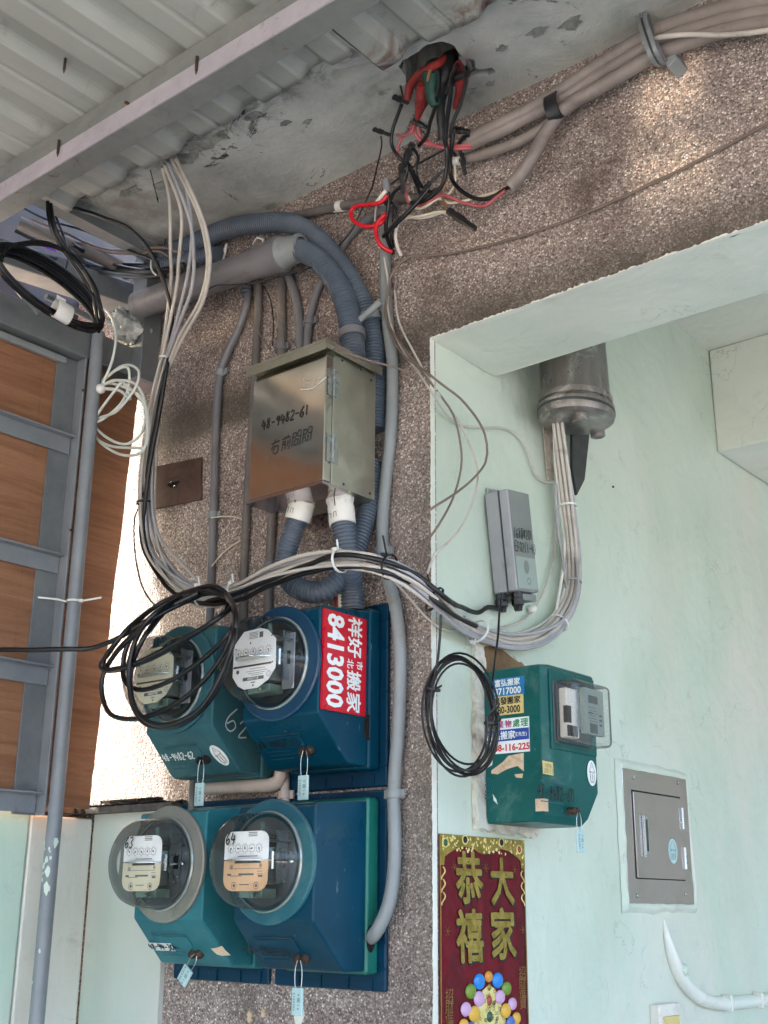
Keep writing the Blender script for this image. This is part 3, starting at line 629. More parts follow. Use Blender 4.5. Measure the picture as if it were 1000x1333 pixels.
pipe([W(252, 985, .015), W(250, 1060, .015)], .008, 'pvc_old', 'short brown pipe below the faded teal meter box', [], 'pvc', None, 'stub_pipe')
# big pipe with its fitting
bp = thing('large_pipe', 'large grey pipe sloping up from the frame to a ribbed hose fitting', 'pipe', W(175, 400, .09))
A, B = W(180, 398, .10), W(383, 325, .085); ax = (B-A).normalized()
meshobj('tube', MB().lathe(A, ax, [(.028, 0), (.0305, .0005), (.0305, (B-A).length-.06)], 32), 'pvc', bp)
meshobj('bore', MB().lathe(A, ax, [(.0005, .004), (.0285, .0045)], 32), 'dark', bp)
L_ = (B-A).length
meshobj('collar', MB().lathe(A, ax, [(.0305, L_-.10), (.0335, L_-.099), (.0345, L_-.045), (.0375, L_-.043), (.0375, L_-.030), (.033, L_-.028)], 32), 'pvc', bp, smooth=30)
meshobj('reducer', MB().lathe(A, ax, [(.033, L_-.028), (.031, L_-.022), (.0275, L_+.004), (.0275, L_+.02), (.020, L_+.022)], 32), 'white_plastic' if 0 else 'pvc_light', bp, smooth=30)
# flexible conduits
def flex(pts, r, label, group='ribbed blue grey flexible conduits', clamps=(), m='conduit', step=.0016):
    t = thing('flexible_conduit', label, 'conduit', pts[-1], group)
    P_ = resample(crom(pts, .004), step)
    meshobj('hose', MB().tube(P_, r, 20, True), m, t, smooth=20)
    for c, mm in clamps:
        i = min(range(1, len(P_)-1), key=lambda k: (P_[k]-c).length); axx = (P_[i+1]-P_[i-1]).normalized(); p = P_[i]
        meshobj('clamp', MB().lathe(p-axx*.008, axx, [(r+.0004, 0), (r+.003, .0005), (r+.003, .0155), (r+.0004, .016)], 24), mm, t, smooth=35)
    return t
flex([B+ax*.005, W(405, 332, .085), W(430, 355, .082), W(447, 385, .08), W(455, 415, .08), W(459, 445, .08), W(461, 480, .08)], .0225, 'ribbed conduit curving from the large pipe fitting into the cabinet top', clamps=[(W(457, 437, .08), 'pvc')])
fc = flex([W(215, 332, .05), W(250, 318, .05), W(290, 300, .05), W(335, 291, .05), W(378, 291, .05), W(412, 310, .05), W(440, 342, .05), W(462, 375, .05), W(476, 405, .038), W(485, 440, .026), W(487, 480, .024), W(487, 560, .024)], .0215, 'long ribbed conduit arching over the large pipe to the cabinet right top', clamps=[(W(480, 408, .05), 'pvc_light')])
pcl = W(484, 403, .075); meshobj('clamp_tail', MB().tube([pcl+V((-.03, 0, -.012)), pcl, pcl+V((.022, 0, .010))], .0065, 10), 'pvc_light', fc)
flex([W(163, 354, .06), W(205, 346, .055), W(240, 338, .05), W(285, 330, .04)], .018, 'short ribbed conduit end behind the large pipe and hanging cables')
flex([W(390, 672, .12), W(381, 695, .12), W(372, 725, .12), W(375, 752, .115), W(393, 768, .11), W(420, 770, .1), W(443, 752, .08), W(459, 725, .055), W(471, 690, .04), W(480, 655, .028), W(484, 600, .024)], .0195, 'ribbed conduit making a U bend below the steel cabinet')
flex([W(446, 675, .098), W(450, 700, .092), W(454, 735, .08), X(458, 765, -.137), X(459, 795, -.137)], .0215, 'straight ribbed conduit dropping from the cabinet into the blue meter box')
for (x, y, tx, ty, n_) in ((396, 646, 384, 688, 'left'), (443, 653, 447, 692, 'right')):
    of_ = .12 if n_ == 'left' else .098; p = W(x, y, of_); q_ = W(tx, ty, of_); ax2 = (q_-p).normalized()
    t = thing('conduit_connector', f'white plastic conduit connector under the {n_} part of the steel cabinet', 'connector', p, 'white connectors below the steel cabinet')
    meshobj('nut', MB().lathe(p-ax2*.02, ax2, [(.024, 0), (.025, .018), (.0215, .03)], 10), 'white_plastic', t, smooth=25)
    meshobj('socket', MB().lathe(p, ax2, [(.0215, .010), (.0235, .011), (.0235, .044), (.0205, .045)], 28), 'white_plastic', t, smooth=30)
    s_ = ax2.cross(V((0, -1, 0))).normalized(); c = p+ax2*.027+V((0, -.0237, 0))
    b = MB()
    for dx in (-.008, -.002, .004, .010): b.obox(c+s_*dx, s_*.0008, V((0, -.0004, 0)), ax2*.009)
    for dx in (-.008, .004): b.obox(c+s_*dx, s_*.0062, V((0, -.0004, 0)), ax2*.0008)
    b.obox(c+s_*-.008-ax2*.03, s_*.0007, V((0, -.0022, 0)), ax2*.02)
    meshobj('marking', b, 'ink_grey', t, smooth=0)

# ================================================================== STEEL CABINET
xr, yf = -.097, -.181
cab = thing('steel_cabinet', 'polished stainless steel cabinet with side hinges and black handwriting', 'cabinet', (-.22, 0, 2.195))
xl = W(327, 570, .181).x
zt0, zb0 = 2.434, 2.182
meshobj('body', MB().box((xl+.004, -.161, zb0), (xr, -.046, zt0)), 'steel2', cab, smooth=0, bevel=.0015)
meshobj('door', MB().box((xl, -.181, zb0+.002), (xr-.0005, -.162, zt0-.012)), 'mirror', cab, smooth=0, bevel=.002)
meshobj('hood', MB().box((xl-.006, -.195, zt0+.0005), (xr+.010, -.040, zt0+.006)).box((xl-.006, -.195, zt0-.014), (xr+.010, -.193, zt0)).box((xr+.008, -.1925, zt0-.010), (xr+.010, -.040, zt0)), 'steel2', cab, smooth=0)
meshobj('sill', MB().box((xl-.002, -.186, zb0-.006), (xr+.002, -.12, zb0-.0005)).box((xl+.0, -.045, zb0-.012), (xl+.03, -.005, zt0+.01)), 'steel3', cab, smooth=0)
for z0, z1 in ((2.343, 2.393), (2.220, 2.270)):
    h = meshobj('hinge', MB().lathe((xr+.003, -.1625, z0), (0, 0, 1), [(.0028, 0), (.0028, z1-z0)], 12, True).box((xr+.0002, -.160, z0), (xr+.0015, -.147, z1)).box((xr+.0002, -.176, z0), (xr+.0015, -.165, z1)), 'metal', cab)
b = MB()
for y, z in ((-.14, 2.420), (-.09, 2.420), (-.13, 2.19), (-.06, 2.192), (-.06, 2.41)): b.lathe((xr, y, z), (1, 0, 0), [(.0025, 0), (.0022, .0012), (.0003, .0015)], 8)
meshobj('rivet', b, 'dark_plate', cab)
p = W(340, 561, .1815); scrawl('handwriting', '48-9482-61', p, (1, 0, .02), (0, 0, 1), .019, 'ink', cab, r=.0009, wd=.55, spacing=.62)
p = W(352, 592, .1815); scrawl('handwriting', '右前間關', p, (1, 0, .04), (0, 0, 1), 0.026, 'ink', cab, r=.0006, wd=.8, spacing=.98)
p = W(408, 497, .1820)
b = MB()
for i in range(14):
    x, z = rnd.uniform(-.022, .022), rnd.uniform(-.004, .016); b.tube([p+V((x, 0, z)), p+V((x+rnd.uniform(-.008, .008), 0, z+rnd.uniform(-.006, .006)))], .0006, 4)
b.tube(crom([p+V((-.03, 0, -.006)), p+V((0, 0, -.013)), p+V((.03, 0, .001))]), .0009, 4)
meshobj('scratches', b, 'tie', cab)
def hitp(x, y, p0, n):
    d = ray(x, y); p0, n = V(p0), V(n); return CAM+d*((p0-CAM).dot(n)/d.dot(n))
# ================================================================== METER BOXES ON THE PEBBLE WALL
SL_UP = V((0, -.068, .073)).normalized(); SL_N = V((1, 0, 0)).cross(SL_UP)
grpM = 'meter boxes with round glass meters on the pebble wall'
def meter_box(cx, z0, label, mats, plate_dx=-.0145, style='round', num=None, ring='ring_teal', face=('face_white', 'face_white'), bev=.008):
    body, tray, flange = mats
    t = thing('meter_box', label, 'meter box', (cx, 0, z0-.033), grpM)
    x0, x1 = cx+plate_dx-.123, cx+plate_dx+.123
    if flange:
        b = MB().box((x0, -.013, z0-.033), (x1, -.004, z0+.282)); fo = meshobj('backplate', b, flange, t, smooth=0, bevel=.004)
        for zz in (.0, .04, .125, .20, .25): meshobj('rib', MB().box((x1-.02, -.0155, z0+zz), (x1+.0015, -.0125, z0+zz+.0028)), flange, fo, smooth=0)
        for xx in (-.08, -.03, .03, .08): meshobj('rib', MB().box((cx+xx, -.0155, z0-.031), (cx+xx+.0025, -.0125, z0-.012)), flange, fo, smooth=0)
    b = MB().box((cx-.088, -.044, z0-.007), (cx+.094, -.0125, z0+.268)); meshobj('tray', b, tray, t, smooth=0, bevel=.006)
    prof = [(-.0435, -.002), (-.088, -.002), (-.095, .001), (-.163, .073), (-.163, .246), (-.158, .252), (-.0435, .262)]
    vs = []
    for s_ in (-1, 1):
        for y, z in prof:
            hw = .0875+.004*(y+.163)/.12; hw2 = hw
            vs.append((cx+s_*hw2, y, z0+z))
    n = len(prof); b = MB().add(vs, [tuple(range(n)), tuple(range(2*n-1, n-1, -1))]+[(i, (i+1) % n, n+(i+1) % n, n+i) for i in range(n)])
    meshobj('cover', b, body, t, smooth=45, bevel=bev, seg=3)
    b = MB().box((cx-.084, -.0475, z0+.2585), (cx+.09, -.0440, z0+.266))
    zc = z0+.163; rc = cx-.004
    meshobj('ring', MB().lathe((rc, -.1632, zc), (0, -1, 0), [(.0005, .0005), (.097, .0005), (.0968, .005), (.094, .0068), (.0005, .007)], 56), ring, t, smooth=30)
    # raised name field and embossed lines on the sloping foot
    c = V((cx-.02, -.129, z0+.0365))
    b = MB().obox(c+V((-.045, 0, 0))+SL_UP*-.011, (.09, 0, 0), SL_UP*.022, SL_N*.0012); pl_ = meshobj('name_field', b, body, t, smooth=0, bevel=.0006)
    b = MB()
    for k in range(3): b.obox(c+V((-.05, 0, 0))+SL_UP*(-.018-.008*k), (.055+.01*(k % 2), 0, 0), SL_UP*.002, SL_N*.0007)
    b.obox(c+V((-.045, 0, 0))+SL_UP*.014, (.09, 0, 0), SL_UP*.0015, SL_N*.002)
    meshobj('embossing', b, body, t, smooth=0)
    # the meter
    m = 'glass'; o = V((rc-.004, -.1698, zc)); ax = V((0, -1, 0))
    mt = meshobj('meter', MB().lathe(o, ax, [(.0005, .001), (.0685, .001), (.0685, .004), (.0005, .0042)], 40), 'dark_plate' if style == 'round' else 'smoke', t, smooth=30)
    meshobj('rim', MB().lathe(o, ax, [(.078, 0), (.0785, .003), (.0765, .005), (.0745, .005), (.074, .0042)], 56), 'rim', mt, smooth=40)
    sh_ = [(.0755, .003), (.0765, .008), (.0735, .011), (.0725, .040), (.0715, .052), (.067, .064), (.058, .0725), (.04, .078), (.018, .0805), (.0005, .081)]
    ins = [(max(.0004, r-.0018), h-.0018) for r, h in sh_[2:]]
    meshobj('glass_cover', MB().lathe(o, ax, sh_, 64), m, mt, smooth=60)
    # works inside
    fh = .048
    b = MB().box((o.x-.030, o.y-.043, o.z-.036), (o.x+.028, o.y-.006, o.z-.008)).box((o.x-.030, o.y-.043, o.z+.006), (o.x+.03, o.y-.01, o.z+.04))
    meshobj('works', b, 'mech', mt, smooth=0, bevel=.003)
    b = MB().box((o.x+.012, o.y-.045, o.z-.012), (o.x+.034, o.y-.012, o.z+.018)); b.box((o.x+.026, o.y-.044, o.z+.012), (o.x+.04, o.y-.008, o.z+.02)).box((o.x-.02, o.y-.04, o.z-.056), (o.x+.03, o.y-.008, o.z-.042))
    b.lathe((o.x+.022, o.y-.035, o.z+.044), (.3, -.4, 1), [(.004, 0), (.004, .014), (.0005, .016)], 10).lathe((o.x+.02, o.y-.045, o.z-.05), (.3, -1, -.3), [(.004, 0), (.004, .012), (.0005, .014)], 10)
    meshobj('coil', b, 'mech_green', mt, smooth=30, bevel=.0015)
    meshobj('disc', MB().lathe((o.x, o.y-.03, o.z-.001), (0, 0, 1), [(.0005, 0), (.044, 0), (.044, .0016), (.0005, .0018)], 40), 'metal', mt, smooth=30)
    b = MB().lathe((o.x+.045, o.y-.036, o.z-.001), (0, 0, 1), [(.0035, -.012), (.0035, .014)], 8, True).box((o.x+.047, o.y-.03, o.z-.035), (o.x+.050, o.y-.006, o.z+.045)).box((o.x+.0335, o.y-.034, o.z+.028), (o.x+.058, o.y-.006, o.z+.0315))
    meshobj('bracket', b, 'metal', mt, smooth=30)
    if style == 'round': meshobj('side_panel', MB().box((o.x+.033, o.y-.016, o.z-.050), (o.x+.060, o.y-.013, o.z+.043)), 'modem', mt, smooth=0, bevel=.004); meshobj('side_window', MB().box((o.x+.034, o.y-.0168, o.z-.022), (o.x+.047, o.y-.0162, o.z+.02)), 'dark', mt, smooth=0)
    meshobj('nameplate_side', MB().box((o.x+.0505, o.y-.022, o.z-.01), (o.x+.0515, o.y-.012, o.z+.012)), 'ink', mt, smooth=0)
    fy = o.y-fh
    def P2(u, v, d=0): return V((o.x+.001+u*1.2, fy-d, o.z+v))
    if style == 'round':
        poly = [(u, v) for u, v in [(-.041, -.026), (-.041, .026), (-.022, .048), (.010, .050), (.024, .045), (.040, .028), (.041, -.020), (.028, -.038), (.008, -.049), (-.018, -.049), (-.03, -.042)]]
        f = meshobj('dial_plate', MB().prism([P2(u, v) for u, v in poly], (0, -.0012, 0)), face[0], mt, smooth=0)
        b = MB().box(P2(-.0395, -.0125, .0018), P2(.034, -.0095, .0011)); meshobj('slot', b, 'dark_plate', mt, smooth=0)
        dz = .012; nd = 5; sp = .0145
    else:
        def rp(x0, x1, z0_, z1_, r, top, bot):
            o_ = []
            for (cx_, cz_, a0, on) in ((x1-r, z1_-r, 0, top), (x0+r, z1_-r, 90, top), (x0+r, z0_+r, 180, bot), (x1-r, z0_+r, 270, bot)):
                if on: o_ += [(cx_+r*math.cos(math.radians(a0+k*22.5)), cz_+r*math.sin(math.radians(a0+k*22.5))) for k in range(5)]
                else: o_ += [{0: (x1, z1_), 90: (x0, z1_), 180: (x0, z0_), 270: (x1, z0_)}[a0]]
            return o_
        f = meshobj('dial_plate', MB().prism([P2(u, v) for u, v in rp(-.0405, .0405, .001, .044, .014, 1, 0)], (0, -.0012, 0)), face[0], mt, smooth=0)
        f2 = meshobj('rating_plate', MB().prism([P2(u, v) for u, v in rp(-.0405, .0405, -.046, -.0005, .017, 0, 1)], (0, -.0012, 0)), face[1], mt, smooth=0)
        meshobj('slot', MB().box(P2(-.02, -.0045, .0016), P2(.028, -.001, .0013)), 'dark_plate', mt, smooth=0)
        meshobj('pin', MB().lathe(P2(-.0, 0, .004)+V((.062, .03, -.002)), (-1, 0, 0), [(.0015, 0), (.0015, .05)], 8, True).lathe(P2(.062, 0, 0)+V((0, .026, -.002)), (0, -1, 0), [(.0035, 0), (.003, .003), (.0004, .004)], 10), 'metal', mt)
        dz = .018; nd = 5; sp = .013
    b = MB()
    for i in range(nd):
        u = (i-2)*sp-.002; c = P2(u, dz, .0016)
        b.loft([[c+V((math.cos(a_)*rr_, 0, math.sin(a_)*rr_)) for a_ in (2*math.pi*k/20 for k in range(20))] for rr_ in (.0056, .0062)], False)
        ang = (i*1.7+cx*9) % 6.28; d = V((math.cos(ang), 0, math.sin(ang))); e = V((-d.z, 0, d.x))
        b.prism([c-d*.0015+e*.0011, c+e*.0014, c+d*.005, c-e*.0014, c-d*.0015-e*.0011], (0, -.0003, 0))
        for k in range(10):
            a_ = k*.628; p = c+V((math.cos(a_), 0, math.sin(a_)))*.0078; b.box(p-V((.0004, 0, .0005)), p+V((.0004, .0002, .0005)))
    def line(u0, u1, v, h=.0007): b.box(P2(u0, v, .0016), P2(u1, v+h, .0015))
    if style == 'round':
        for k in range(5): line(-.011, .006, .034+k*.0024, .0009)
        b.box(P2(.009, .034, .0016), P2(.016, .0435, .0015)); b.lathe(P2(-.008, .027, .0014), ax, [(.0018, 0), (.0016, .0004), (.0002, .0005)], 10)
        line(-.012, .012, .0005); line(-.006, .022, -.017); line(-.014, .026, -.021); line(-.010, .022, -.0245); line(-.004, .018, -.0275)
        b.lathe(P2(-.031, -.019, .0014), ax, [(.0034, 0), (.0032, .0004), (.0002, .0005)], 14)
        b.loft([[P2(.029, -.028, .0016)+V((math.cos(a_)*rr_, 0, math.sin(a_)*rr_)) for a_ in (2*math.pi*k/16 for k in range(16))] for rr_ in (.0045, .0051)], False)
        b.loft([[P2(.029, -.028, .0016)+V((math.cos(a_)*rr_, 0, math.sin(a_)*rr_)) for a_ in (2*math.pi*k/16 for k in range(16))] for rr_ in (.0025, .0029)], False)
        b.box(P2(-.020, -.0355, .0018), P2(.020, -.030, .0014)); line(-.004, .004, -.040, .0015); b.lathe(P2(0, -.044, .0014), ax, [(.0018, 0), (.0016, .0004), (.0002, .0005)], 8)
        for (u, v) in ((-.036, .02), (.033, .034), (-.036, -.01), (.036, -.01)): b.lathe(P2(u, v, .0012), ax, [(.0016, 0), (.0015, .0008), (.0003, .001)], 8)
    else:
        line(-.014, .022, .0055, .0012)
        for k in range(3): line(.004, .020, .036+k*.0026, .0012)
        line(-.028, -.006, -.024, .001)
        line(-.030, .030, -.013, .0007); line(-.012, .016, -.0225, .0028); line(-.033, -.026, -.023, .003)
        line(-.010, .008, -.037, .0012); line(.022, .032, -.017, .0008); line(.022, .032, -.021, .0008); line(.024, .032, -.025, .0028)
        for (u, v, r_) in ((-.020, -.038, .0058), (.021, -.038, .0055), (-.026, -.010, .0035), (.028, -.008, .003)):
            b.loft([[P2(u, v, .0016)+V((math.cos(a_)*rr_, 0, math.sin(a_)*rr_)) for a_ in (2*math.pi*k/18 for k in range(18))] for rr_ in (r_, r_-.0008)], False)
            b.lathe(P2(u, v, .0014), ax, [(r_*.45, 0), (r_*.4, .0003), (.0002, .0004)], 10)
    meshobj('printing', b, 'ink_grey' if style == 'round' else 'ink_grey', mt, smooth=0)
    if style == 'round':
        textobj('digits', '0003718', P2(0, -.0327, .0018), (1, 0, 0), (0, 0, 1), .0042, 'white_print', mt, .01, 1.25)
    else:
        scrawl('mark', num, P2(-.037, .024, .0035), (1, 0, 0), (0, 0, 1), .018, 'ink', mt, r=.0012, wd=.55, spacing=.62)
    return t
def knob(t, p, m='rust'):
    p = V(p); n = SL_N
    meshobj('knob', MB().lathe(p-V((.012, 0, 0)), n, [(.0075, -.001), (.0070, .006), (.0058, .0085), (.0005, .009)], 14).lathe(p+V((.004, 0, 0)), n, [(.0085, -.001), (.008, .005), (.0062, .0075), (.0005, .008)], 14), m, t, smooth=40)
def seal(p, label, rot=0, L=.04, right=V((1, 0, 0)), wt=.022, ht=.040, text=True, out=V((0, -1, 0))):
    """ plastic seal hanging by its wire loop from a knob """
    p = V(p)+out*.012; t = thing('meter_seal', label, 'seal tag', p, 'plastic seal tags hanging on wire loops')
    up = (V((0, 0, 1))*math.cos(rot)+right*math.sin(rot)); rt = right*math.cos(rot)-V((0, 0, 1))*math.sin(rot)
    top = p-up*L; k = []
    for s_ in (-1, 1): k.append([p+rt*s_*.003, p-up*L*.3+rt*s_*.007, p-up*L*.7+rt*s_*.0075, top+rt*s_*.006-up*.002])
    b = MB()
    for c in k: b.tube(crom(c, .004), .0007, 6)
    meshobj('wire_loop', b, 'metal', t)
    b = MB().obox(top-rt*wt/2-up*ht+out*-.0015, rt*wt, up*ht, out*.004); tg = meshobj('tag', b, 'tag', t, smooth=0, bevel=.0012)
    fc_ = top-up*ht/2+out*.0027
    if text:
        textobj('print', 'V 國 1 6', fc_+rt*.004, -up, rt, wt*.28, 'ink_grey', tg, 0, 1.0, n_off=.0004)
        textobj('print', '5103301', fc_-rt*.0055, -up, rt, wt*.2, 'ink_grey', tg, 0, 1.25, n_off=.0004)
    return t
z_up, z_lo = 1.722, 1.403
box1 = meter_box(-.450, z_up, 'faded teal meter box half hidden by the looped black cable', ('teal_old', 'teal_old', None), ring='teal_old', face=('face_cream',), bev=.014)
box2 = meter_box(-.2, z_up, 'dark blue meter box with the red and white moving company sticker', ('blue', 'blue', 'blue_dark'), ring='ring_blue')
box3 = meter_box(-.450, z_lo, 'lower left teal meter box with number 63 on its glass', ('teal', 'teal', 'blue_dark'), style='old', num='63', ring='ring_grey', face=('face_white', 'face_beige'), bev=.010, plate_dx=-.024)
box4 = meter_box(-.2, z_lo, 'lower right blue meter box with number 64 on its glass and jade green side', ('blue', 'jade', 'blue_dark'), style='old', num='64', ring='ring_teal', face=('face_white', 'face_peach'))
def slant(x, y, z0): return hitp(x, y, (0, -.095, z0), SL_N)
# side hole of the blue box and cable entry of the lower one
b = MB().lathe((-.1115, -.075, z_up+.045), (1, 0, 0), [(.0005, .0006), (.017, .0008), (.017, 0)], 24); 
sk = X(480, 992-45, -.1065); meshobj('side_hole', MB().lathe((-.1100, sk.y, sk.z), (1, 0, 0), [(.0005, .0028), (.015, .0028), (.0165, .0040), (.0175, .0028), (.0175, 0)], 28, sx=1.25, sy=.6), 'dark', box2)
sk = X(483, 1222, -.1055); meshobj('side_hole', MB().lathe((-.1062, sk.y, sk.z), (1, 0, 0), [(.0005, .0008), (.021, .0008), (.021, 0)], 24, sx=1.0, sy=.5), 'dark', box4)
# writing on the boxes
scrawl('handwriting', '48-9482-62', slant(216, 990, z_up)+SL_N*.003, (1, 0, .0), SL_UP, .0155, 'paint_white', box1, r=.0012, wd=.5, spacing=.54)
p = X(299, 945, box1.location.x+.0883); scrawl('handwriting', '6', X(291, 950, -.3572), (0, 1, 0), (0, 0, 1), .042, 'paint_white', box1, r=.0013, wd=.8)
scrawl('handwriting', '2', X(309, 957, -.3572)+V((0, 0, -.004)), (0, 1, 0), (0, 0, 1), .03, 'paint_white', box1, r=.0013, wd=.8)
scrawl('handwriting', '48-9482-11', slant(338, 974, z_up)+SL_N*.003, (1, 0, 0), SL_UP, .0135, 'ink', box2, r=.0012, wd=.6, spacing=.72)
scrawl('handwriting', '48-946-34', slant(322, 1239, z_lo)+SL_N*.003, (1, 0, -.02), SL_UP, .015, 'ink', box4, r=.0013, wd=.65, spacing=.78)
p = slant(196, 1231, z_lo); meshobj('paper_strip', MB().obox(p+SL_N*.0018+SL_UP*-.008, (.062, 0, 0), SL_UP*.017, SL_N*.0006), 'scrap_white', box3, smooth=0)
scrawl('handwriting', '48-94-30', p+SL_N*.0032+SL_UP*-.005, (1, 0, 0), SL_UP, .013, 'ink', box3, r=.0011, wd=.6, spacing=.62)
p = slant(288, 1238, z_lo); rnd = random.Random(5)
meshobj('paper_scrap', MB().prism([p+V((dx, 0, 0))+SL_UP*dz+SL_N*.001 for dx, dz in ((-.020, .006), (-.004, .008), (.012, .013), (.013, .004), (.019, -.007), (-.004, -.009), (-.014, -.006))], SL_N*.0006), 'scrap', box3, smooth=0)
def oval_sticker(par, c, right, up, rx, rz, tilt=0):
    c, right, up = V(c), V(right).normalized(), V(up).normalized(); right, up = right*math.cos(tilt)+up*math.sin(tilt), up*math.cos(tilt)-right*math.sin(tilt); n = right.cross(up)
    st_ = meshobj('oval_sticker', MB().prism([c+right*rx*math.cos(a_)+up*rz*math.sin(a_)+n*.0006 for a_ in (2*math.pi*k/28 for k in range(28))], n*.0004), 'white_print', par, smooth=0)
    b = MB()
    def ln(p, q, w_=.0005):
        P_, Q_ = c+right*p[0]*rx+up*p[1]*rz, c+right*q[0]*rx+up*q[1]*rz; s_ = (Q_-P_).cross(n).normalized()*w_; b.add([P_+s_+n*.0014, Q_+s_+n*.0014, Q_-s_+n*.0014, P_-s_+n*.0014], [(0, 1, 2, 3)])
    for a_, e_ in (((0, .85), (-.62, .1)), ((0, .85), (.62, .1)), ((-.62, .1), (-.45, .1)), ((.62, .1), (.45, .1)), ((-.45, .1), (-.45, -.62)), ((.45, .1), (.45, -.62)), ((-.45, -.62), (.45, -.62)), ((-.4, -.74), (.4, -.74))): ln(a_, e_)
    b.lathe(c+up*rz*.48+n*.001, n, [(.0014, .0004), (.0018, .0005)], 10)
    meshobj('printing', b, 'ink_grey', st_, smooth=0)
    textobj('print', '電力公司', c+up*rz*.06+n*.0011, right, up, rz*.16, 'ink', st_, .01)
    textobj('print', '111', c-up*rz*.30+n*.0011, right, up, rz*.42, 'ink', st_, .01)
    return st_
oval_sticker(box1, slant(286, 983, z_up), (1, 0, 0), SL_UP, .0155, .023, .35)
for bx, x, y, z0 in ((box1, 268, 988, z_up), (box2, 402, 976, z_up), (box3, 258, 1241, z_lo), (box4, 396, 1247, z_lo)): knob(bx, slant(x, y, z0), 'knob' if bx != box1 else 'dark')
seal(slant(269, 990, z_up), 'seal tag hanging under the faded teal box beside the tan pipe')
seal(slant(403, 978, z_up), 'seal tag hanging under the dark blue box with the red sticker')
seal(slant(262, 1243, z_lo), 'tilted seal tag under the teal box marked 63', rot=.62, L=.026, wt=.024, ht=.030)
seal(slant(396, 1250, z_lo), 'seal tag hanging under the blue box marked 64')
# red sticker on the side of the dark blue box
xs = -.1062; c4 = [X(x, y, xs) for x, y in ((424, 793), (479, 806), (474, 932), (418, 923))]
y0s, y1s = (c4[0].y+c4[3].y)/2, (c4[1].y+c4[2].y)/2; z1s, z0s = (c4[0].z+c4[1].z)/2, (c4[2].z+c4[3].z)/2
stk = meshobj('red_sticker', MB().box((xs-.0045, y0s, z0s), (xs+.0002, y1s, z1s)), 'red_print', box2, smooth=0)
xo = V((xs+.0003, 0, 0)); wy, hz = y1s-y0s, z1s-z0s
textobj('phone_number', '8413000', V((xo.x, y0s+wy*.27, (z0s+z1s)/2)), (0, 0, -1), (0, 1, 0), wy*.40, 'white_print', stk, .035, (hz*.93)/(wy*.40)/4.35 if 0 else .79, spacing=1.02)
for i, (ch, fz, h, fy) in enumerate((('祥', .885, .33, .72), ('好', .675, .33, .72), ('市', .50, .15, .84), ('北', .50, .15, .62), ('搬', .335, .33, .71), ('家', .115, .33, .71))):
    textobj('lettering', ch, V((xo.x, y0s+wy*fy, z0s+hz*fz)), (0, 0, -1), (0, 1, 0), wy*h, 'white_print', stk, .017, .92)

# paint drips on the pillar below the boxes
for i, (x, y, w_, h_, m_, lb) in enumerate(((389, 1318, .010, .036, 'white_paint', 'white paint drip on the pebble wall below the box marked 64'), (324, 1324, .007, .010, 'scrap', 'beige patch on the pebble wall bottom, left one'), (342, 1318, .006, .007, 'scrap', 'small beige patch on the pebble wall bottom, right one'))):
    c = W(x, y, .0075); rnd = random.Random(i); pts = [c+V((math.cos(a_)*w_*rnd.uniform(.4, 1.2), 0, math.sin(a_)*h_*rnd.uniform(.7, 1.1))) for a_ in (2*math.pi*k/26 for k in range(26))]
    tag(meshobj('paint_mark', MB().prism(pts, (0, .004, 0)), m_, smooth=0), lb, 'paint mark')
# ================================================================== COVER PLATE, ZIP TIE, etc. on the wall
rp = thing('rusty_plate', 'rust-brown square cover plate with a broken hole beside the left pipe', 'cover plate', W(230, 640, 0))
q4 = [W(x, y, .0095) for x, y in ((199, 608), (262, 595), (262, 650), (198, 663))]
rm = pm('rust_brown_plate', '#54403a', '#6d554b', 9, .6, .3, .3, 50, '#33231e', .5, 14)
meshobj('plate', MB().prism(q4, (0, .006, 0)), rm, rp, smooth=0)
c = W(226, 631, .0102); meshobj('hole', MB().prism([c+V((math.cos(a_)*.017*(1+.4*math.sin(3*a_)), 0, math.sin(a_)*.008*(1+.3*math.cos(2*a_)))) for a_ in (2*math.pi*k/18 for k in range(18))], (0, -.0006, 0)), 'dark', rp, smooth=0)
meshobj('screw', MB().lathe(c+V((.008, 0, -.006)), (0, -1, 0), [(.004, 0), (.0035, .003), (.0003, .004)], 10).lathe(c+V((-.004, 0, .004)), (.2, -1, .2), [(.003, 0), (.003, .006), (.0003, .007)], 8), 'metal', rp)
t = thing('zip_tie', 'white zip tie strapped round the grey pole and post with its end sticking out', 'zip tie', (-.785, -.166, 2.1))
p = V((-.785, -.166, X(88, 778, -.77).z)); b = MB()
b.loft([[p+V((math.cos(a_)*r_+dx, math.sin(a_)*r_*1.0, z)) for a_, dx in ((2*math.pi*k/32, 0) for k in range(32))] for r_, z in ((.0145, .002), (.0162, .002), (.0162, -.002), (.0145, -.002), (.0145, .002))], False)
b.obox(p+V((-.012, -.030, -.0018)), (-.032, -.026, .004), (0, 0, .0036), (.0008, -.001, 0)); b.obox(p+V((.012, .006, -.002)), (.038, .022, .006), (0, 0, .0036), (.001, -.001, 0)); b.obox(p+V((.012, .004, -.003)), (.006, .004, 0), (0, 0, .006), (.003, -.004, 0))
b.obox(p+V((-.012, -.030, -.0018)), (.004, .016, -.002), (0, 0, .0036), (.0008, -.001, 0))
meshobj('strap', b, 'tie', t, smooth=30)
for i, (pts, lab) in enumerate((([W(275, 674, .03), W(300, 672, .01), W(318, 678, .012), W(325, 690, .012)], 'loose white tie end beside the pipe below the cabinet'), ([W(276, 737, .025), W(288, 722, .01), W(300, 712, .01), W(313, 704, .01)], 'frayed beige string end on the pebble wall left of the U bend'))):
    cable('tie_end', pts, .0014, 'beige_wire', lab, 'tie')
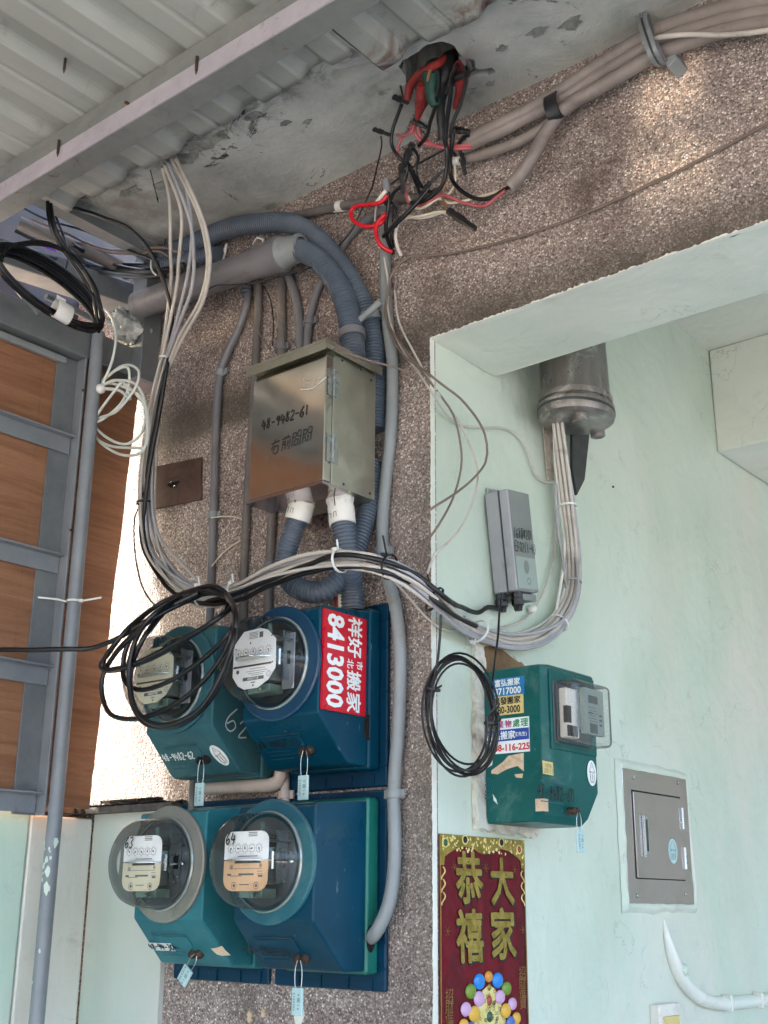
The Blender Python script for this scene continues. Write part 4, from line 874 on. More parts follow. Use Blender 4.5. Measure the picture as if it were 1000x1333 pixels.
# ================================================================== THINGS ON THE GREEN WALL
# --- meter box with the square meter
bd = thing('backing_board', 'broken board with peeling white paint behind the green meter box', 'board', (0, .2, 1.61))
bz0, bz1, by0, by1 = 1.622, 1.945, .098, .292
pts = []
rnd = random.Random(11)
def jag(a, b, n, amp):
    a, b = V(a), V(b); d = (b-a).normalized(); s_ = V((0, -d.z, d.y)); return [a+(b-a)*(i/n)+s_*rnd.uniform(-amp, amp)*(i > 0) for i in range(n)]
loop = jag((.012, by0, bz0), (.012, by1, bz0-.004), 26, .0035)+jag((.012, by1, bz0-.004), (.012, by1+.01, bz1-.03), 20, .002)+jag((.012, by1+.01, bz1-.03), (.012, by0+.055, bz1), 18, .003)+jag((.012, by0+.055, bz1), (.012, by0+.005, bz1-.008), 6, .003)+jag((.012, by0+.005, bz1-.008), (.012, by0, bz0), 30, .0022)
meshobj('board', MB().prism(loop, (-.010, 0, 0)), 'board', bd, smooth=0)
wp = jag((.0128, by0+.030, bz1-.075), (.0128, by0+.028, bz1-.012), 8, .004)+jag((.0128, by0+.028, bz1-.012), (.0128, by0+.052, bz1-.002), 4, .002)+jag((.0128, by0+.052, bz1-.002), (.0128, by1+.006, bz1-.032), 14, .002)+jag((.0128, by1+.006, bz1-.032), (.0128, by1, bz1-.075), 5, .003)
meshobj('bare_wood', MB().prism(wp, (-.0006, 0, 0)), 'wood', bd, smooth=0)
loop2 = jag((.0145, by0+.0006, bz0+.03), (.0145, by0+.001, bz1-.012), 34, .004)+jag((.0145, by0+.001, bz1-.012), (.0145, by0+.03, bz1-.03), 8, .004)+jag((.0145, by0+.03, bz1-.03), (.0145, by0+.030, bz0+.035), 30, .003)+jag((.0145, by0+.03, bz0+.035), (.0145, by1-.004, bz0+.028), 20, .003)+jag((.0145, by1-.004, bz0+.028), (.0145, by1-.003, bz0+.000), 5, .003)+jag((.0145, by1-.003, bz0+.000), (.0145, by0+.001, bz0+.001), 24, .003)+jag((.0145, by0+.002, bz0+.003), (.0145, by0+.0006, bz0+.03), 4, .002)
meshobj('paint_layer', MB().prism(loop2, (-.0022, 0, 0)), 'board', bd, smooth=0)
gx0, gx1, gy0, gy1, gz0, gz1 = .0155, .142, .120, .285, 1.632, 1.890
mb = thing('square_meter_box', 'green teal meter box with advert stickers and a square clear meter cover', 'meter box', (0, .2, 1.63))
prof = [(gx0, gy0), (gx0, gy1), (gx1-.016, gy1), (gx1, gy1-.009), (gx1, gy0+.014), (gx1-.012, gy0)]
b = MB(); n = len(prof); rings = []
for z, s_, dx in ((gz0, .96, -.034), (gz0+.012, 1, -.022), (gz0+.055, 1, 0), (gz1-.004, 1, 0), (gz1, .985, -.004)):
    cx_, cy__ = .06, (gy0+gy1)/2; rings.append([V((gx0 if x == gx0 else max(gx0+.01, x+dx*(x > .05)), cy__+(y-cy__)*s_, z)) for x, y in prof])
b.loft(rings); meshobj('cover', b, 'teal_green', mb, smooth=40, bevel=.007, seg=3)
pf = X(735, 960, gx1)
meshobj('bezel', MB().box((gx1-.002, gy0+.008, 1.748), (gx1+.0035, gy1-.012, 1.882)), 'teal_green', mb, smooth=0, bevel=.0025)
ky0, ky1, kz0, kz1, kx = .131, .250, 1.757, 1.862, .192
mm = meshobj('meter', MB().box((gx1+.003, ky0+.006, kz0+.004), (gx1+.008, ky1-.006, kz1-.004)), 'smoke', mb, smooth=0)
b = MB().box((gx1+.008, ky0+.012, kz0+.010), (kx-.026, ky0+.05, kz1-.012)).box((gx1+.008, ky0+.05, kz0+.03), (kx-.030, ky1-.02, kz1-.014))
meshobj('terminal_block', b, 'white_plastic', mm, smooth=0, bevel=.003)
b = MB().box((kx-.032, ky0+.010, kz0+.034), (kx-.024, ky0+.022, kz0+.062)); 
for k in range(4): b.box((kx-.027, ky0+.012+k*.008, kz0+.012), (kx-.0235, ky0+.016+k*.008, kz0+.03))
meshobj('terminal', b, 'dark_plate', mm, smooth=0)
meshobj('meter_face', MB().box((kx-.018, ky0+.040, kz0+.018), (kx-.008, ky1-.016, kz1-.010)), 'face_beige' if 0 else 'modem3', mm, smooth=0, bevel=.001)
b = MB(); fx = kx-.0076
def gl(y0_, y1_, z0_, z1_): b.box((fx-.0003, ky0+y0_, kz0+z0_), (fx+.0002, ky0+y1_, kz0+z1_))
gl(.052, .082, .070, .083); 
for k in range(6): gl(.050+.004*(k % 2), .074+.003*(k % 3), .062-.0045*k, .0628-.0045*k)
for k in range(3): gl(.086, .094, .05-.008*k, .053-.008*k)
gl(.05, .064, .052, .0545)
meshobj('printing', b, 'ink_grey', mm, smooth=0)
meshobj('barcode', MB().box((fx-.0002, ky0+.054, kz0+.020), (fx+.0003, ky0+.078, kz0+.036)), 'smoke', mm, smooth=0)
b = MB().box((gx1+.004, ky0, kz0), (kx, ky1, kz1)); gc = meshobj('glass_cover', b, 'glass2', mm, smooth=30, bevel=.010, seg=4)
b = MB().box((gx1+.004, ky0+.001, kz0+.001), (gx1+.0055, ky1-.001, kz1-.001)); meshobj('gasket', b, 'smoke', mm, smooth=0, bevel=.001)
# stickers on the side facing the pebble wall (plane y = gy0)
def side(x, y): return Y(x, y, gy0-.0004)
def sticker(name, x0, y0, x1, y1, m, par=mb):
    a, c = side(x0, y0), side(x1, y1); return meshobj(name, MB().box((a.x, gy0-.0012, c.z), (c.x, gy0+.002, a.z)), m, par, smooth=0), (a.x+c.x)/2, (a.z+c.z)/2, c.x-a.x, a.z-c.z
FR = ((1, 0, 0), (0, 0, 1))
def sp(x, z): return V((x, gy0-.0014, z))
s_, cx_, cz_, w_, h_ = sticker('blue_sticker', 640, 885, 683, 903, 'blue_print')
textobj('lettering', '富弘搬家', sp(cx_, cz_+h_*.24), *FR, h_*.40, 'white_print', s_, .006, 1.0); textobj('phone_number', '8717000', sp(cx_, cz_-h_*.24), *FR, h_*.40, 'white_print', s_, .02, .95)
s_, cx_, cz_, w_, h_ = sticker('yellow_sticker', 640, 908, 682, 928, 'yellow_print')
textobj('lettering', '凱發搬家', sp(cx_, cz_+h_*.24), *FR, h_*.40, 'ink', s_, .006, 1.0); textobj('phone_number', '880-3000', sp(cx_, cz_-h_*.24), *FR, h_*.40, 'ink', s_, .02, .80)
s_, cx_, cz_, w_, h_ = sticker('white_sticker', 634, 938, 690, 978, 'white_print')
for i, (ch, m_) in enumerate((('廢', 'green_print'), ('棄', 'magenta_print'), ('物', 'magenta_print'), ('處', 'green_print'), ('理', 'green_print'))): textobj('lettering', ch, sp(cx_+w_*(-.36+.19*i), cz_+h_*.34), *FR, h_*.22, m_, s_, .015)
bs = meshobj('blue_band', MB().box((cx_-w_/2+.0003, gy0-.0022, cz_-h_*.15), (cx_+w_/2-.0003, gy0-.0010, cz_+h_*.18)), 'navy_print', s_, smooth=0)
textobj('lettering', '吉昌搬家', V((cx_-w_*.16, gy0-.0024, cz_+h_*.015)), *FR, h_*.24, 'white_print', s_, .010, 1.0); textobj('lettering', '(王先生)', V((cx_+w_*.30, gy0-.0024, cz_+h_*.005)), *FR, h_*.15, 'white_print', s_, .01, .95)
textobj('phone_number', '0988-116-225', sp(cx_, cz_-h_*.34), *FR, h_*.21, 'red_print', s_, .03, 1.0)
# torn paper left on the side and front
def scrap(par, pts, m, d=.0008): return meshobj('paper_scrap', MB().prism([Y(x, y, gy0-.0002) for x, y in pts], (0, -d, 0)), m, par, smooth=0)
scrap(mb, [(628, 983), (642, 980), (641, 996), (634, 1000), (631, 995), (628, 998)], 'scrap_white'); scrap(mb, [(640, 1003), (655, 992), (662, 984), (682, 980), (682, 1004), (674, 997), (661, 1001), (648, 1008), (640, 1007)], 'scrap')
scrap(mb, [(670, 1008), (681, 1007), (680, 1013), (672, 1012)], 'scrap'); scrap(mb, [(642, 1034), (646, 1040), (648, 1047), (643, 1042)], 'scrap_white')
b = MB()
c = side(634, 1026)
for r_ in (.006, .010, .014): b.loft([[V((c.x+math.cos(a_)*q, gy0-.0010, c.z+math.sin(a_)*q*1.25)) for a_ in (2*math.pi*k/24 for k in range(24))] for q in (r_, r_-.0012)], False)
meshobj('knockout', b, 'teal', mb, smooth=0)
def frt(x, y, d=0): return X(x, y, gx1+d)
p = frt(706, 990); meshobj('cream_label', MB().obox(p, (0, .031, -.0005), (0, .001, -.021), (.0008, 0, 0)), 'yellow_print', mb, smooth=0)
scrawl('handwriting', '1846', p+V((.0011, .004, -.010)), (0, 1, 0), (0, 0, 1), .007, 'ink_grey', mb, r=.0004); scrawl('handwriting', '20113', p+V((.0011, .003, -.019)), (0, 1, 0), (0, 0, 1), .007, 'ink_grey', mb, r=.0004)
oval_sticker(mb, V((gx1+.0008, gy1-.031, 1.719)), (0, 1, 0), (0, 0, 1), .0150, .0215)
p = frt(697, 1036); b = MB().obox(p+V((0, .016, .026)), (0, .075, 0), (0, 0, -.0015), (.0015, 0, 0)).obox(p+V((0, .016, -.006)), (0, .068, 0), (0, 0, -.0015), (.0015, 0, 0)); meshobj('embossing', b, 'teal_old', mb, smooth=0)
scrawl('handwriting', '48-9482-60', p+V((.0018, .002, -.003)), (0, 1, 0), (0, 0, 1), .022, 'ink', mb, r=.0013, wd=.45, spacing=.52)
p = hitp(694, 1052, (gx1, 0, 0), (1, 0, 0)); meshobj('paper_scrap', MB().box((gx1-.014, gy0-.0008, 1.648), (gx1-.0115, gy0+.012, 1.668)).box((gx1-.028, gy0-.0010, 1.648), (gx1-.0135, gy0-.0002, 1.668)), 'scrap', mb, smooth=0)
kp = X(745, 1056, gx1-.010)
b = MB()
for dy in (-.007, .005): b.lathe(kp+V((0, dy, 0)), (1, 0, 0), [(.0065, -.002), (.006, .008), (.005, .010), (.0005, .0102)], 12)
meshobj('knob', b, 'knob', mb, smooth=40)
seal(kp+V((.0, 0, -.003)), 'seal tag hanging from the green box on the mint wall', right=V((0, 1, 0)), out=V((1, 0, 0)), L=.028, wt=.020, ht=.036, text=True)
# --- grey modem housing
mo = thing('junction_housing', 'tilted light grey cable housing with black handwriting and two black glands', 'housing', (0, .17, 2.03))
T = math.radians(7.5); U = V((0, -math.sin(T), math.cos(T))); R_ = V((0, math.cos(T), math.sin(T))); O = V((.0075, .172, 2.04))
def mob(y0, y1, z0, z1, x0, x1, m, nm, bev=.001, par=mo): return meshobj(nm, MB().obox(O+R_*y0+U*z0+V((x0-.0075, 0, 0)), R_*(y1-y0), (x1-x0, 0, 0), U*(z1-z0)), m, par, smooth=0, bevel=bev)
mob(0, .072, 0, .186, .006, .034, 'modem', 'base'); mob(-.0015, .0735, -.002, .188, .0345, .0355, 'ink_grey', 'seam', 0); mob(0, .072, -.001, .187, .0358, .056, 'modem', 'lid', .003)
mob(.002, .070, .001, .185, .0562, .0568, 'modem2', 'face', 0); mob(.003, .069, .004, .062, .0569, .0574, 'modem3', 'label_field', 0)
mob(.028, .072, -.016, -.003, .010, .050, 'modem2', 'foot', .002); mob(.012, .06, .186, .2, .0005, .006, 'modem', 'mounting_tab')
fp = lambda a_, h_, d=.0576: O+R_*a_+U*h_+V((d-.0075, 0, 0))
scrawl('handwriting', '168弄#201', fp(.003, .096, .0572), R_, U, .019, 'ink', mo, r=.0008, wd=.38, spacing=.42); scrawl('handwriting', 'EF02(1-4)', fp(.003, .071, .0572), R_, U, .018, 'ink', mo, r=.0008, wd=.38, spacing=.44)
b = MB().loft([[fp(.040, .018)+R_*math.cos(a_)*q+U*math.sin(a_)*q for a_ in (2*math.pi*k/20 for k in range(20))] for q in (.006, .0048)], False); meshobj('stamp', b, 'ink_grey', mo, smooth=0)
b = MB().lathe(fp(.036, .044), (1, 0, 0), [(.010, 0), (.0005, .0002)], 20, sx=1.3, sy=.9); meshobj('raised_disc', b, 'modem2', mo)
gla = []
for (yy, xx) in ((.006, .016), (.022, .040)):
    p = O+R_*yy+V((xx-.0075, 0, 0)); b = MB().lathe(p-U*.001, -U, [(.010, 0), (.010, .010), (.0115, .011), (.0115, .023), (.009, .026), (.007, .034), (.0005, .0342)], 8, True)
    meshobj('cable_gland', b, 'black', mo, smooth=25); gla.append(p-U*.03)
# --- cable closure hanging behind the beam
cl = thing('cable_closure', 'weathered grey metal cable closure hanging in the corner behind the beam', 'closure', (.075, .37, 2.42))
cc = X(751, 548, .088); axc = V((0, -.03, 1)).normalized()
def clo(prof, nm, m='closure', sy=.82, n=40): return meshobj(nm, MB().lathe(cc, axc, prof, n, False, 1, sy, (0, 1, 0)), m, cl, smooth=35)
clo([(.0005, -.004), (.074, -.004), (.085, .001), (.088, .010), (.088, .026), (.084, .031), (.080, .036), (.074, .30), (.065, .318), (.0005, .325)], 'housing')
clo([(.081, .034), (.0845, .0345), (.0845, .046), (.080, .0465)], 'band')
b = MB().lathe(cc+V((.028, -.034, -.004)), (0, 0, -1), [(.016, -.003), (.016, .016), (.014, .018), (.0005, .0182)], 20); meshobj('cable_port', b, 'closure', cl, smooth=35)
pp = X(777, 563, .085); b = MB().lathe(pp+V((0, 0, .028)), (0, .12, -1), [(.0135, 0), (.0135, .012), (.015, .013), (.015, .036), (.012, .038), (.0105, .0385), (.0005, .03)], 22); meshobj('cable_port', b, 'closure', cl, smooth=35)
b = MB().lathe(pp+V((-.0, -.026, .03)), (0, 0, -1), [(.010, 0), (.010, .02), (.0005, .021)], 16); meshobj('cable_port', b, 'closure', cl, smooth=35)
b = MB().lathe(cc+V((.0, 0, .012)), (0, 0, 1), [(.0885, 0), (.0888, .003), (.0885, .006)], 40, False, 1, .82, (0, 1, 0)); meshobj('seam', b, 'dark_plate', cl)
tag(meshobj('wedge_bracket', MB().prism([X(742, 545, .03), X(765, 560, .03), X(758, 625, .03), X(748, 645, .03), X(742, 610, .03)], (.006, 0, 0)), 'dark_plate', smooth=0), 'dark wedge shaped bracket behind the cables under the closure', 'bracket')
tag(meshobj('mounting_strip', MB().obox(X(705, 545, .003), X(727, 548, .003)-X(705, 545, .003), X(712, 625, .003)-X(705, 545, .003), (.003, 0, 0)), pm('rusty_white_strip', '#c9c6bd', '#b9a99a', 20, .6, .1, .2, 60, '#6b4a38', .7, 25), smooth=0), 'rust flecked white strip on the wall under the closure', 'strip')
# --- stainless breaker panel
q = [X(810, 1000, .006), X(893, 1012, .006), X(904, 1176, .006), X(817, 1180, .006)]
py0, py1, pz0, pz1 = (q[0].y+q[3].y)/2, (q[1].y+q[2].y)/2, (q[2].z+q[3].z)/2, (q[0].z+q[1].z)/2
bp_ = thing('breaker_panel', 'flush stainless steel breaker panel with a small hinged door on the mint wall', 'panel', (0, (py0+py1)/2, pz0))
meshobj('frame', MB().box((.001, py0, pz0), (.007, py1, pz1)), 'steel3', bp_, smooth=0, bevel=.0035)
dy0, dy1, dz0, dz1 = X(827, 1080, .01).y, X(889, 1080, .01).y, X(860, 1144, .01).z, X(850, 1034, .01).z
meshobj('door_gap', MB().box((.0072, dy0-.002, dz0-.002), (.0076, dy1+.0015, dz1+.0035)), 'dark', bp_, smooth=0)
dr = meshobj('door', MB().box((.0078, dy0, dz0), (.0102, dy1, dz1)), 'steel3', bp_, smooth=0, bevel=.0008)
hy = X(841, 1088, .01).y; hz0, hz1 = X(841, 1116, .01).z, X(838, 1061, .01).z
meshobj('handle', MB().box((.0104, hy-.014, hz0), (.0115, hy+.010, hz1)).box((.0115, hy-.014, hz0), (.016, hy-.009, hz1)), 'metal', dr, smooth=0, bevel=.001); meshobj('handle_slot', MB().box((.0116, hy-.007, hz0+.012), (.0120, hy+.007, hz1-.008)), 'dark_plate', dr, smooth=0)
for y_, z_ in ((X(884, 1065, .01).y, X(884, 1065, .01).z), (X(887, 1117, .01).y, X(887, 1117, .01).z)):
    meshobj('hinge', MB().lathe((.0115, dy1-.002, z_-.022), (0, 0, 1), [(.004, 0), (.004, .044)], 10, True), 'metal', bp_, smooth=40)
for x, y in ((825, 1012), (883, 1019), (830, 1166), (893, 1164)):
    p = X(x, y, .0072); meshobj('screw', MB().lathe(p, (1, 0, 0), [(.0042, 0), (.0038, .0018), (.001, .0026), (.0003, .0026)], 14), 'metal', bp_)
p = X(876, 1108, .0104); ov = meshobj('oval_sticker', MB().prism([p+V((0, math.cos(a_)*.0205, math.sin(a_)*.025)) for a_ in (2*math.pi*k/28 for k in range(28))], (.0004, 0, 0)), 'tag', dr, smooth=0)
textobj('print', '111', p+V((.0006, 0, -.009)), (0, 1, 0), (0, 0, 1), .009, 'ink', ov, .01); textobj('print', '電力公司', p+V((.0006, 0, .002)), (0, 1, 0), (0, 0, 1), .005, 'ink', ov)
b = MB()
for (a_, c_) in (((0, .021), (-.013, .007)), ((0, .021), (.013, .007)), ((-.013, .007), (-.011, -.016)), ((.013, .007), (.011, -.016)), ((-.011, -.016), (.011, -.016))):
    P_, Q_ = p+V((.0007, *a_)), p+V((.0007, *c_)); s_ = (Q_-P_).cross(V((1, 0, 0))).normalized()*.0005; b.add([P_+s_, Q_+s_, Q_-s_, P_-s_], [(0, 1, 2, 3)])
meshobj('printing', b, 'ink_grey', ov, smooth=0)
# rough plaster surround of the panel
b = MB(); rng_ = []
for k in range(4):
    cs = [(py0, pz0), (py1, pz0), (py1, pz1), (py0, pz1)]; (a0, a1), (c0, c1) = cs[k], cs[(k+1) % 4]
    for i in range(24): t_ = i/24; rng_.append((a0+(c0-a0)*t_, a1+(c1-a1)*t_))
cy_, cz_ = (py0+py1)/2, (pz0+pz1)/2; rings = []
for off, x in ((-.002, .0065), (.003, .0095), (.008, .0080), (.016, .0006)):
    ring = []
    for y, z in rng_:
        dy, dz = (1 if y > cy_ else -1)*min(1, abs(y-cy_)/((py1-py0)/2))**6, (1 if z > cz_ else -1)*min(1, abs(z-cz_)/((pz1-pz0)/2))**6
        nn = noise.noise(V((y*25, z*25, off*50))); ring.append(V((x*(1+.5*nn), y+dy*(off+.004*nn*(off > .004)), z+dz*(off+.004*nn*(off > .004)))))
    rings.append(ring)
b.loft(rings, False); struct(meshobj('plaster_surround', b, 'green', smooth=80))
# painted cable run and switch
pc = thing('painted_conduit', 'mint painted surface pipe bending to the right below the breaker panel', 'conduit', (0, 1, 1.3))
path = crom([X(864, 1197, .001), X(869, 1222, .007), X(877, 1250, .008), X(888, 1275, .008), X(905, 1294, .008), X(925, 1304, .008), X(950, 1306, .008), X(1000, 1301, .008), X(1060, 1293, .008)], .006)
meshobj('pipe', MB().tube(path, lambda t: (.0140+.0016*noise.noise(V((t*14, 0, 3))))*min(1, .15+t*9), 14), 'conduit_white', pc, smooth=60)
for x, y, a_ in ((945, 1306, 1), (985, 1302, 1), (884, 1262, 0)):
    p = X(x, y, .008)
    if a_: meshobj('clip', MB().box((0, p.y-.004, p.z-.017), (.024, p.y+.004, p.z+.018)), 'white_paint', pc, smooth=0, bevel=.003)
    else: meshobj('clip', blob(p+V((.008, 0, 0)), .012, (14, 10), .4), 'green2', pc, smooth=80)
sw = thing('wall_switch', 'small white wall switch cut by the bottom edge of the picture', 'switch', (0, X(871, 1320, 0).y, 1.2)); a0 = X(857, 1308, .02); a1 = X(884, 1306, .02)
meshobj('box', MB().box((0, a0.y, a0.z-.12), (.022, a1.y, a0.z)), 'white_plastic', sw, smooth=0, bevel=.003); meshobj('rocker', MB().box((.0222, a0.y+.014, a0.z-.06), (.026, a1.y-.012, a0.z-.022)), 'yellow_print', sw, smooth=0, bevel=.001)
tag(meshobj('nail', MB().lathe(X(797, 634, .0), (1, 0, 0), [(.0028, 0), (.0024, .004), (.0004, .005)], 8), 'black', smooth=0), 'small black nail head alone on the mint wall', 'nail')

# ================================================================== NEW YEAR POSTER
q = [X(572, 1084, .004), X(683, 1095, .004)]; ty0, ty1, tz1 = q[0].y, X(685, 1200, .004).y, (q[0].z+q[1].z)/2
wd = ty1-ty0; ps = thing('new_year_poster', 'crimson new year poster with gold characters and a heap of coloured balls', 'poster', (0, (ty0+ty1)/2, 1.15))
tz0 = 1.19; xp = .0030
b = grid_sheet(lambda u, v: (xp+.0006*noise.noise(V((u*4, v*9, 0))), ty0+wd*u, tz0+(tz1-tz0)*v), 12, 24); so_ = meshobj('sheet', b, 'velvet', ps, smooth=80); m_ = so_.modifiers.new('thickness', 'SOLIDIFY'); m_.thickness = .0008
def PP(u, v, d=.0014): return V((xp+d, ty0+wd*u, tz1-wd*v*.545))     # u across 0..1, v down in widths
# gold border
def border(side_):
    pts = []
    return pts
top = [(0, 0), (1, 0), (1, .36), (.955, .36), (.945, .26), (.90, .22), (.86, .19), (.80, .15), (.72, .13), (.62, .15), (.56, .19), (.50, .21), (.44, .19), (.38, .15), (.28, .13), (.20, .15), (.14, .19), (.10, .22), (.055, .26), (.045, .36), (0, .36)]
bo = meshobj('gold_border', MB().prism([PP(u, v, .0012) for u, v in top], (.0006, 0, 0)), 'gold', ps, smooth=0)
rnd = random.Random(8); b = MB(); bc = MB()
for i in range(95):
    t_ = rnd.random(); u = t_; v = .02+.17*rnd.random()**1.5*(1 if .25 < u < .75 else 1); 
    if not (.12 < u < .88) and rnd.random() < .6: v = rnd.uniform(.02, .34); u = u if v < .2 else (.03 if u < .5 else .97)
    b.lathe(PP(u, v, .0014), (1, 0, 0), [(rnd.uniform(.0014, .0036), 0), (.0016, .0009), (.0003, .0014)], 8, sx=1, sy=rnd.uniform(.6, 1.2))
meshobj('bead', b, 'gold_pale', bo, smooth=60)['kind'] = 'stuff'
for (u, v, m_) in ((.06, .10, 'b_dgreen'), (.93, .12, 'b_red'), (.28, .05, 'ink'), (.71, .05, 'ink')):
    meshobj('gem', MB().lathe(PP(u, v, .0015), (1, 0, 0), [(.0062, 0), (.0062, .0006), (.0045, .0018), (.0004, .0024)], 16, sx=.95), m_, bo); meshobj('gem_setting', MB().lathe(PP(u, v, .0013), (1, 0, 0), [(.0085, 0), (.0080, .0012), (.006, .0012)], 16, sx=.95), 'gold_pale', bo)
for s_ in (0, 1):
    b = MB()
    for k in range(3):
        c = (.035 if s_ == 0 else .965, .44+.145*k); b.tube(crom([PP(c[0]+(.02 if s_ == 0 else -.02)*math.sin(a_*1.4), c[1]+.06*(a_/3-.5)*2, .0018) for a_ in (0, .75, 1.5, 2.25, 3, 3.6)], .002), .0012, 5)
    meshobj('scroll', b, 'gold_pale', ps)
b = MB()
for u in (.008, .992): b.obox(PP(u-.006, 0, .0011), V((0, wd*.012, 0)), V((0, 0, -(tz1-tz0))), V((.0005, 0, 0)))
meshobj('edge_line', b, 'gold_line', ps, smooth=0)
for ch, u, v in (('大', .71, .52), ('恭', .32, .49), ('家', .71, 1.14), ('禧', .32, 1.16)):
    if ch in '大': h = .135
    else: h = .145
    textobj('character_shadow', ch, PP(u+.012, v+.012, .0012), (0, 1, 0), (0, 0, 1), h*.55, 'ink', ps, .026, .90, shear=-.05)
    o_ = textobj('character', ch, PP(u, v, .0022), (0, 1, 0), (0, 0, 1), h*.54, 'gold', ps, .014, .90, shear=-.05)
for (u, v, w__) in ((.52, .37, .02), (.87, .37, .02), (.16, .38, .016), (.08, 1.10, .02), (.955, 1.10, .02)):
    b = MB()
    for k in range(6):
        a_ = k*math.pi/3; d = V((0, math.cos(a_), math.sin(a_)))*wd*w__*1.6; b.tube([PP(u, v, .0014), PP(u, v, .0014)+d], .0004, 4)
    meshobj('snowflake', b, 'gold_line', ps)
for (u, v, st_) in ((.09, 1.98, 'left'), (.93, 1.78, 'right')):
    for k, ch in enumerate('招財進寶'): textobj('small_character', ch, PP(u, v-.17+.115*k, .0014), (0, 1, 0), (0, 0, 1), wd*.085, 'gold_line', ps, .0)
balls = [(.42, 1.68, .062, 'b_blue'), (.63, 1.68, .062, 'b_blue'), (.525, 1.63, .045, 'b_orange'), (.32, 1.78, .058, 'b_green'), (.73, 1.78, .055, 'b_green'), (.41, 1.87, .06, 'b_pink'), (.65, 1.87, .055, 'b_pink'),
         (.26, 1.97, .055, 'b_pink'), (.79, 1.96, .05, 'b_pink'), (.35, 2.03, .062, 'b_yellow'), (.71, 2.03, .058, 'b_yellow'), (.23, 2.15, .055, 'b_yellow'), (.83, 2.13, .05, 'b_yellow'), (.31, 2.19, .056, 'b_indigo'), (.76, 2.17, .052, 'b_indigo'), (.28, 2.33, .05, 'b_green'), (.78, 2.31, .045, 'b_green')]
for i, (u, v, r_, m_) in enumerate(balls):
    meshobj('ball', MB().lathe(PP(u, v, .0014+.0002*i), (1, 0, 0), [(r_*wd, 0), (r_*wd*.97, .0012), (r_*wd*.8, .0026), (r_*wd*.45, .0038), (.0004, .0042)], 20, sx=.80), m_, ps)
b = MB().prism([PP(u, v, .0012) for u, v in ((.40, 1.93), (.46, 1.78), (.53, 1.72), (.60, 1.78), (.66, 1.93), (.72, 2.15), (.74, 2.45), (.32, 2.45), (.34, 2.15))], (.0008, 0, 0)); cr = meshobj('crown', b, 'gold_pale', ps, smooth=0)
b = MB()
for i in range(70):
    v = rnd.uniform(1.8, 2.42); hw_ = .06+.22*min(1, (v-1.78)/.4); u = .53+rnd.uniform(-hw_, hw_)*.85
    b.loft([[PP(u, v, .0024)+V((0, math.cos(a_)*r2, math.sin(a_)*r2)) for a_ in (2*math.pi*k/8 for k in range(8))] for r2 in (.0030, .0022)], False)
meshobj('filigree', b, 'ink', cr, smooth=0)['kind'] = 'stuff'
for v, m_, r_ in ((1.90, 'b_red', .030), (2.08, 'b_dgreen', .034), (1.75, 'gold', .022)): meshobj('jewel', MB().lathe(PP(.53, v, .0022), (1, 0, 0), [(r_*wd, 0), (r_*wd*.7, .0018), (.0003, .0026)], 16, sx=1.0), m_, cr)
meshobj('ingot', MB().prism([PP(.53+.17*math.cos(a_), 2.46-.17*math.sin(a_), .0026) for a_ in (math.pi*k/14 for k in range(15))], (.0015, 0, 0)), 'yellow_print', cr, smooth=0)
# ================================================================== CABLES
def bundle(name, path, n, rad, r, m, labels, group, seed=1, twist=.6, squash=1, ends=None, wander=.35):
    """ n cables that run side by side and cross over one another along the path """
    rnd = random.Random(seed); base = crom(path, .02); L = 0; out = []
    offs = []
    for i in range(n):
        rr_ = rad*math.sqrt((i+.35)/n); an = i*2.4; offs.append((rr_*math.cos(an), rr_*math.sin(an)*squash))
    for i in range(n):
        a, b = offs[i]; pts = []; t = (base[1]-base[0]).normalized(); up = V((0, -1, 0)) if abs(t.y) < .8 else V((1, 0, 0)); 
        s = 0
        for k, p in enumerate(base):
            t = (base[min(k+1, len(base)-1)]-base[max(k-1, 0)]).normalized(); up = (up-t*up.dot(t)).normalized(); sd_ = t.cross(up)
            if k: s += (p-base[k-1]).length
            w_ = V((noise.noise(V((s*2.6+i*7.3, seed, 0))), noise.noise(V((s*2.6, i*5.1, seed+4))), 0))*rad*wander*2
            c, d = math.cos(s*twist), math.sin(s*twist)
            pts.append(p+sd_*(a*c-b*d+w_.x)+up*(a*d*squash+b*c+w_.y*squash))
        if ends: pts = ends(i, pts)
        o = meshobj(name, MB().tube(crom(pts, .016), r, 8), m if isinstance(m, str) else m[i % len(m)], None, smooth=60)
        tag(o, labels[i], 'cable', group); out.append(o)
    return out
def tie(p, axis, r, m, label, tail=None, w=.0045, name='cable_tie', group='cable ties round the bundles', sx=1, sy=1, ref=None):
    t = thing(name, label, 'cable tie', p, group); axis = V(axis).normalized(); p = V(p)
    meshobj('band', MB().lathe(p-axis*w/2, axis, [(r, 0), (r+.0013, .0002), (r+.0013, w-.0002), (r, w)], 24, False, sx, sy, ref), m, t, smooth=40)
    if tail is not None:
        tail = V(tail); s_ = axis*w; h = p+tail.normalized()*r*max(sx, .7)
        meshobj('head', MB().obox(h-axis*w*.7-V((.003, .003, .003)), s_*1.4, tail.normalized()*.006, axis.cross(tail).normalized()*.005), m, t, smooth=0)
        meshobj('tail', MB().obox(h-axis*w*.4, s_*.7, tail, axis.cross(tail).normalized()*.0012), m, t, smooth=0)
    return t
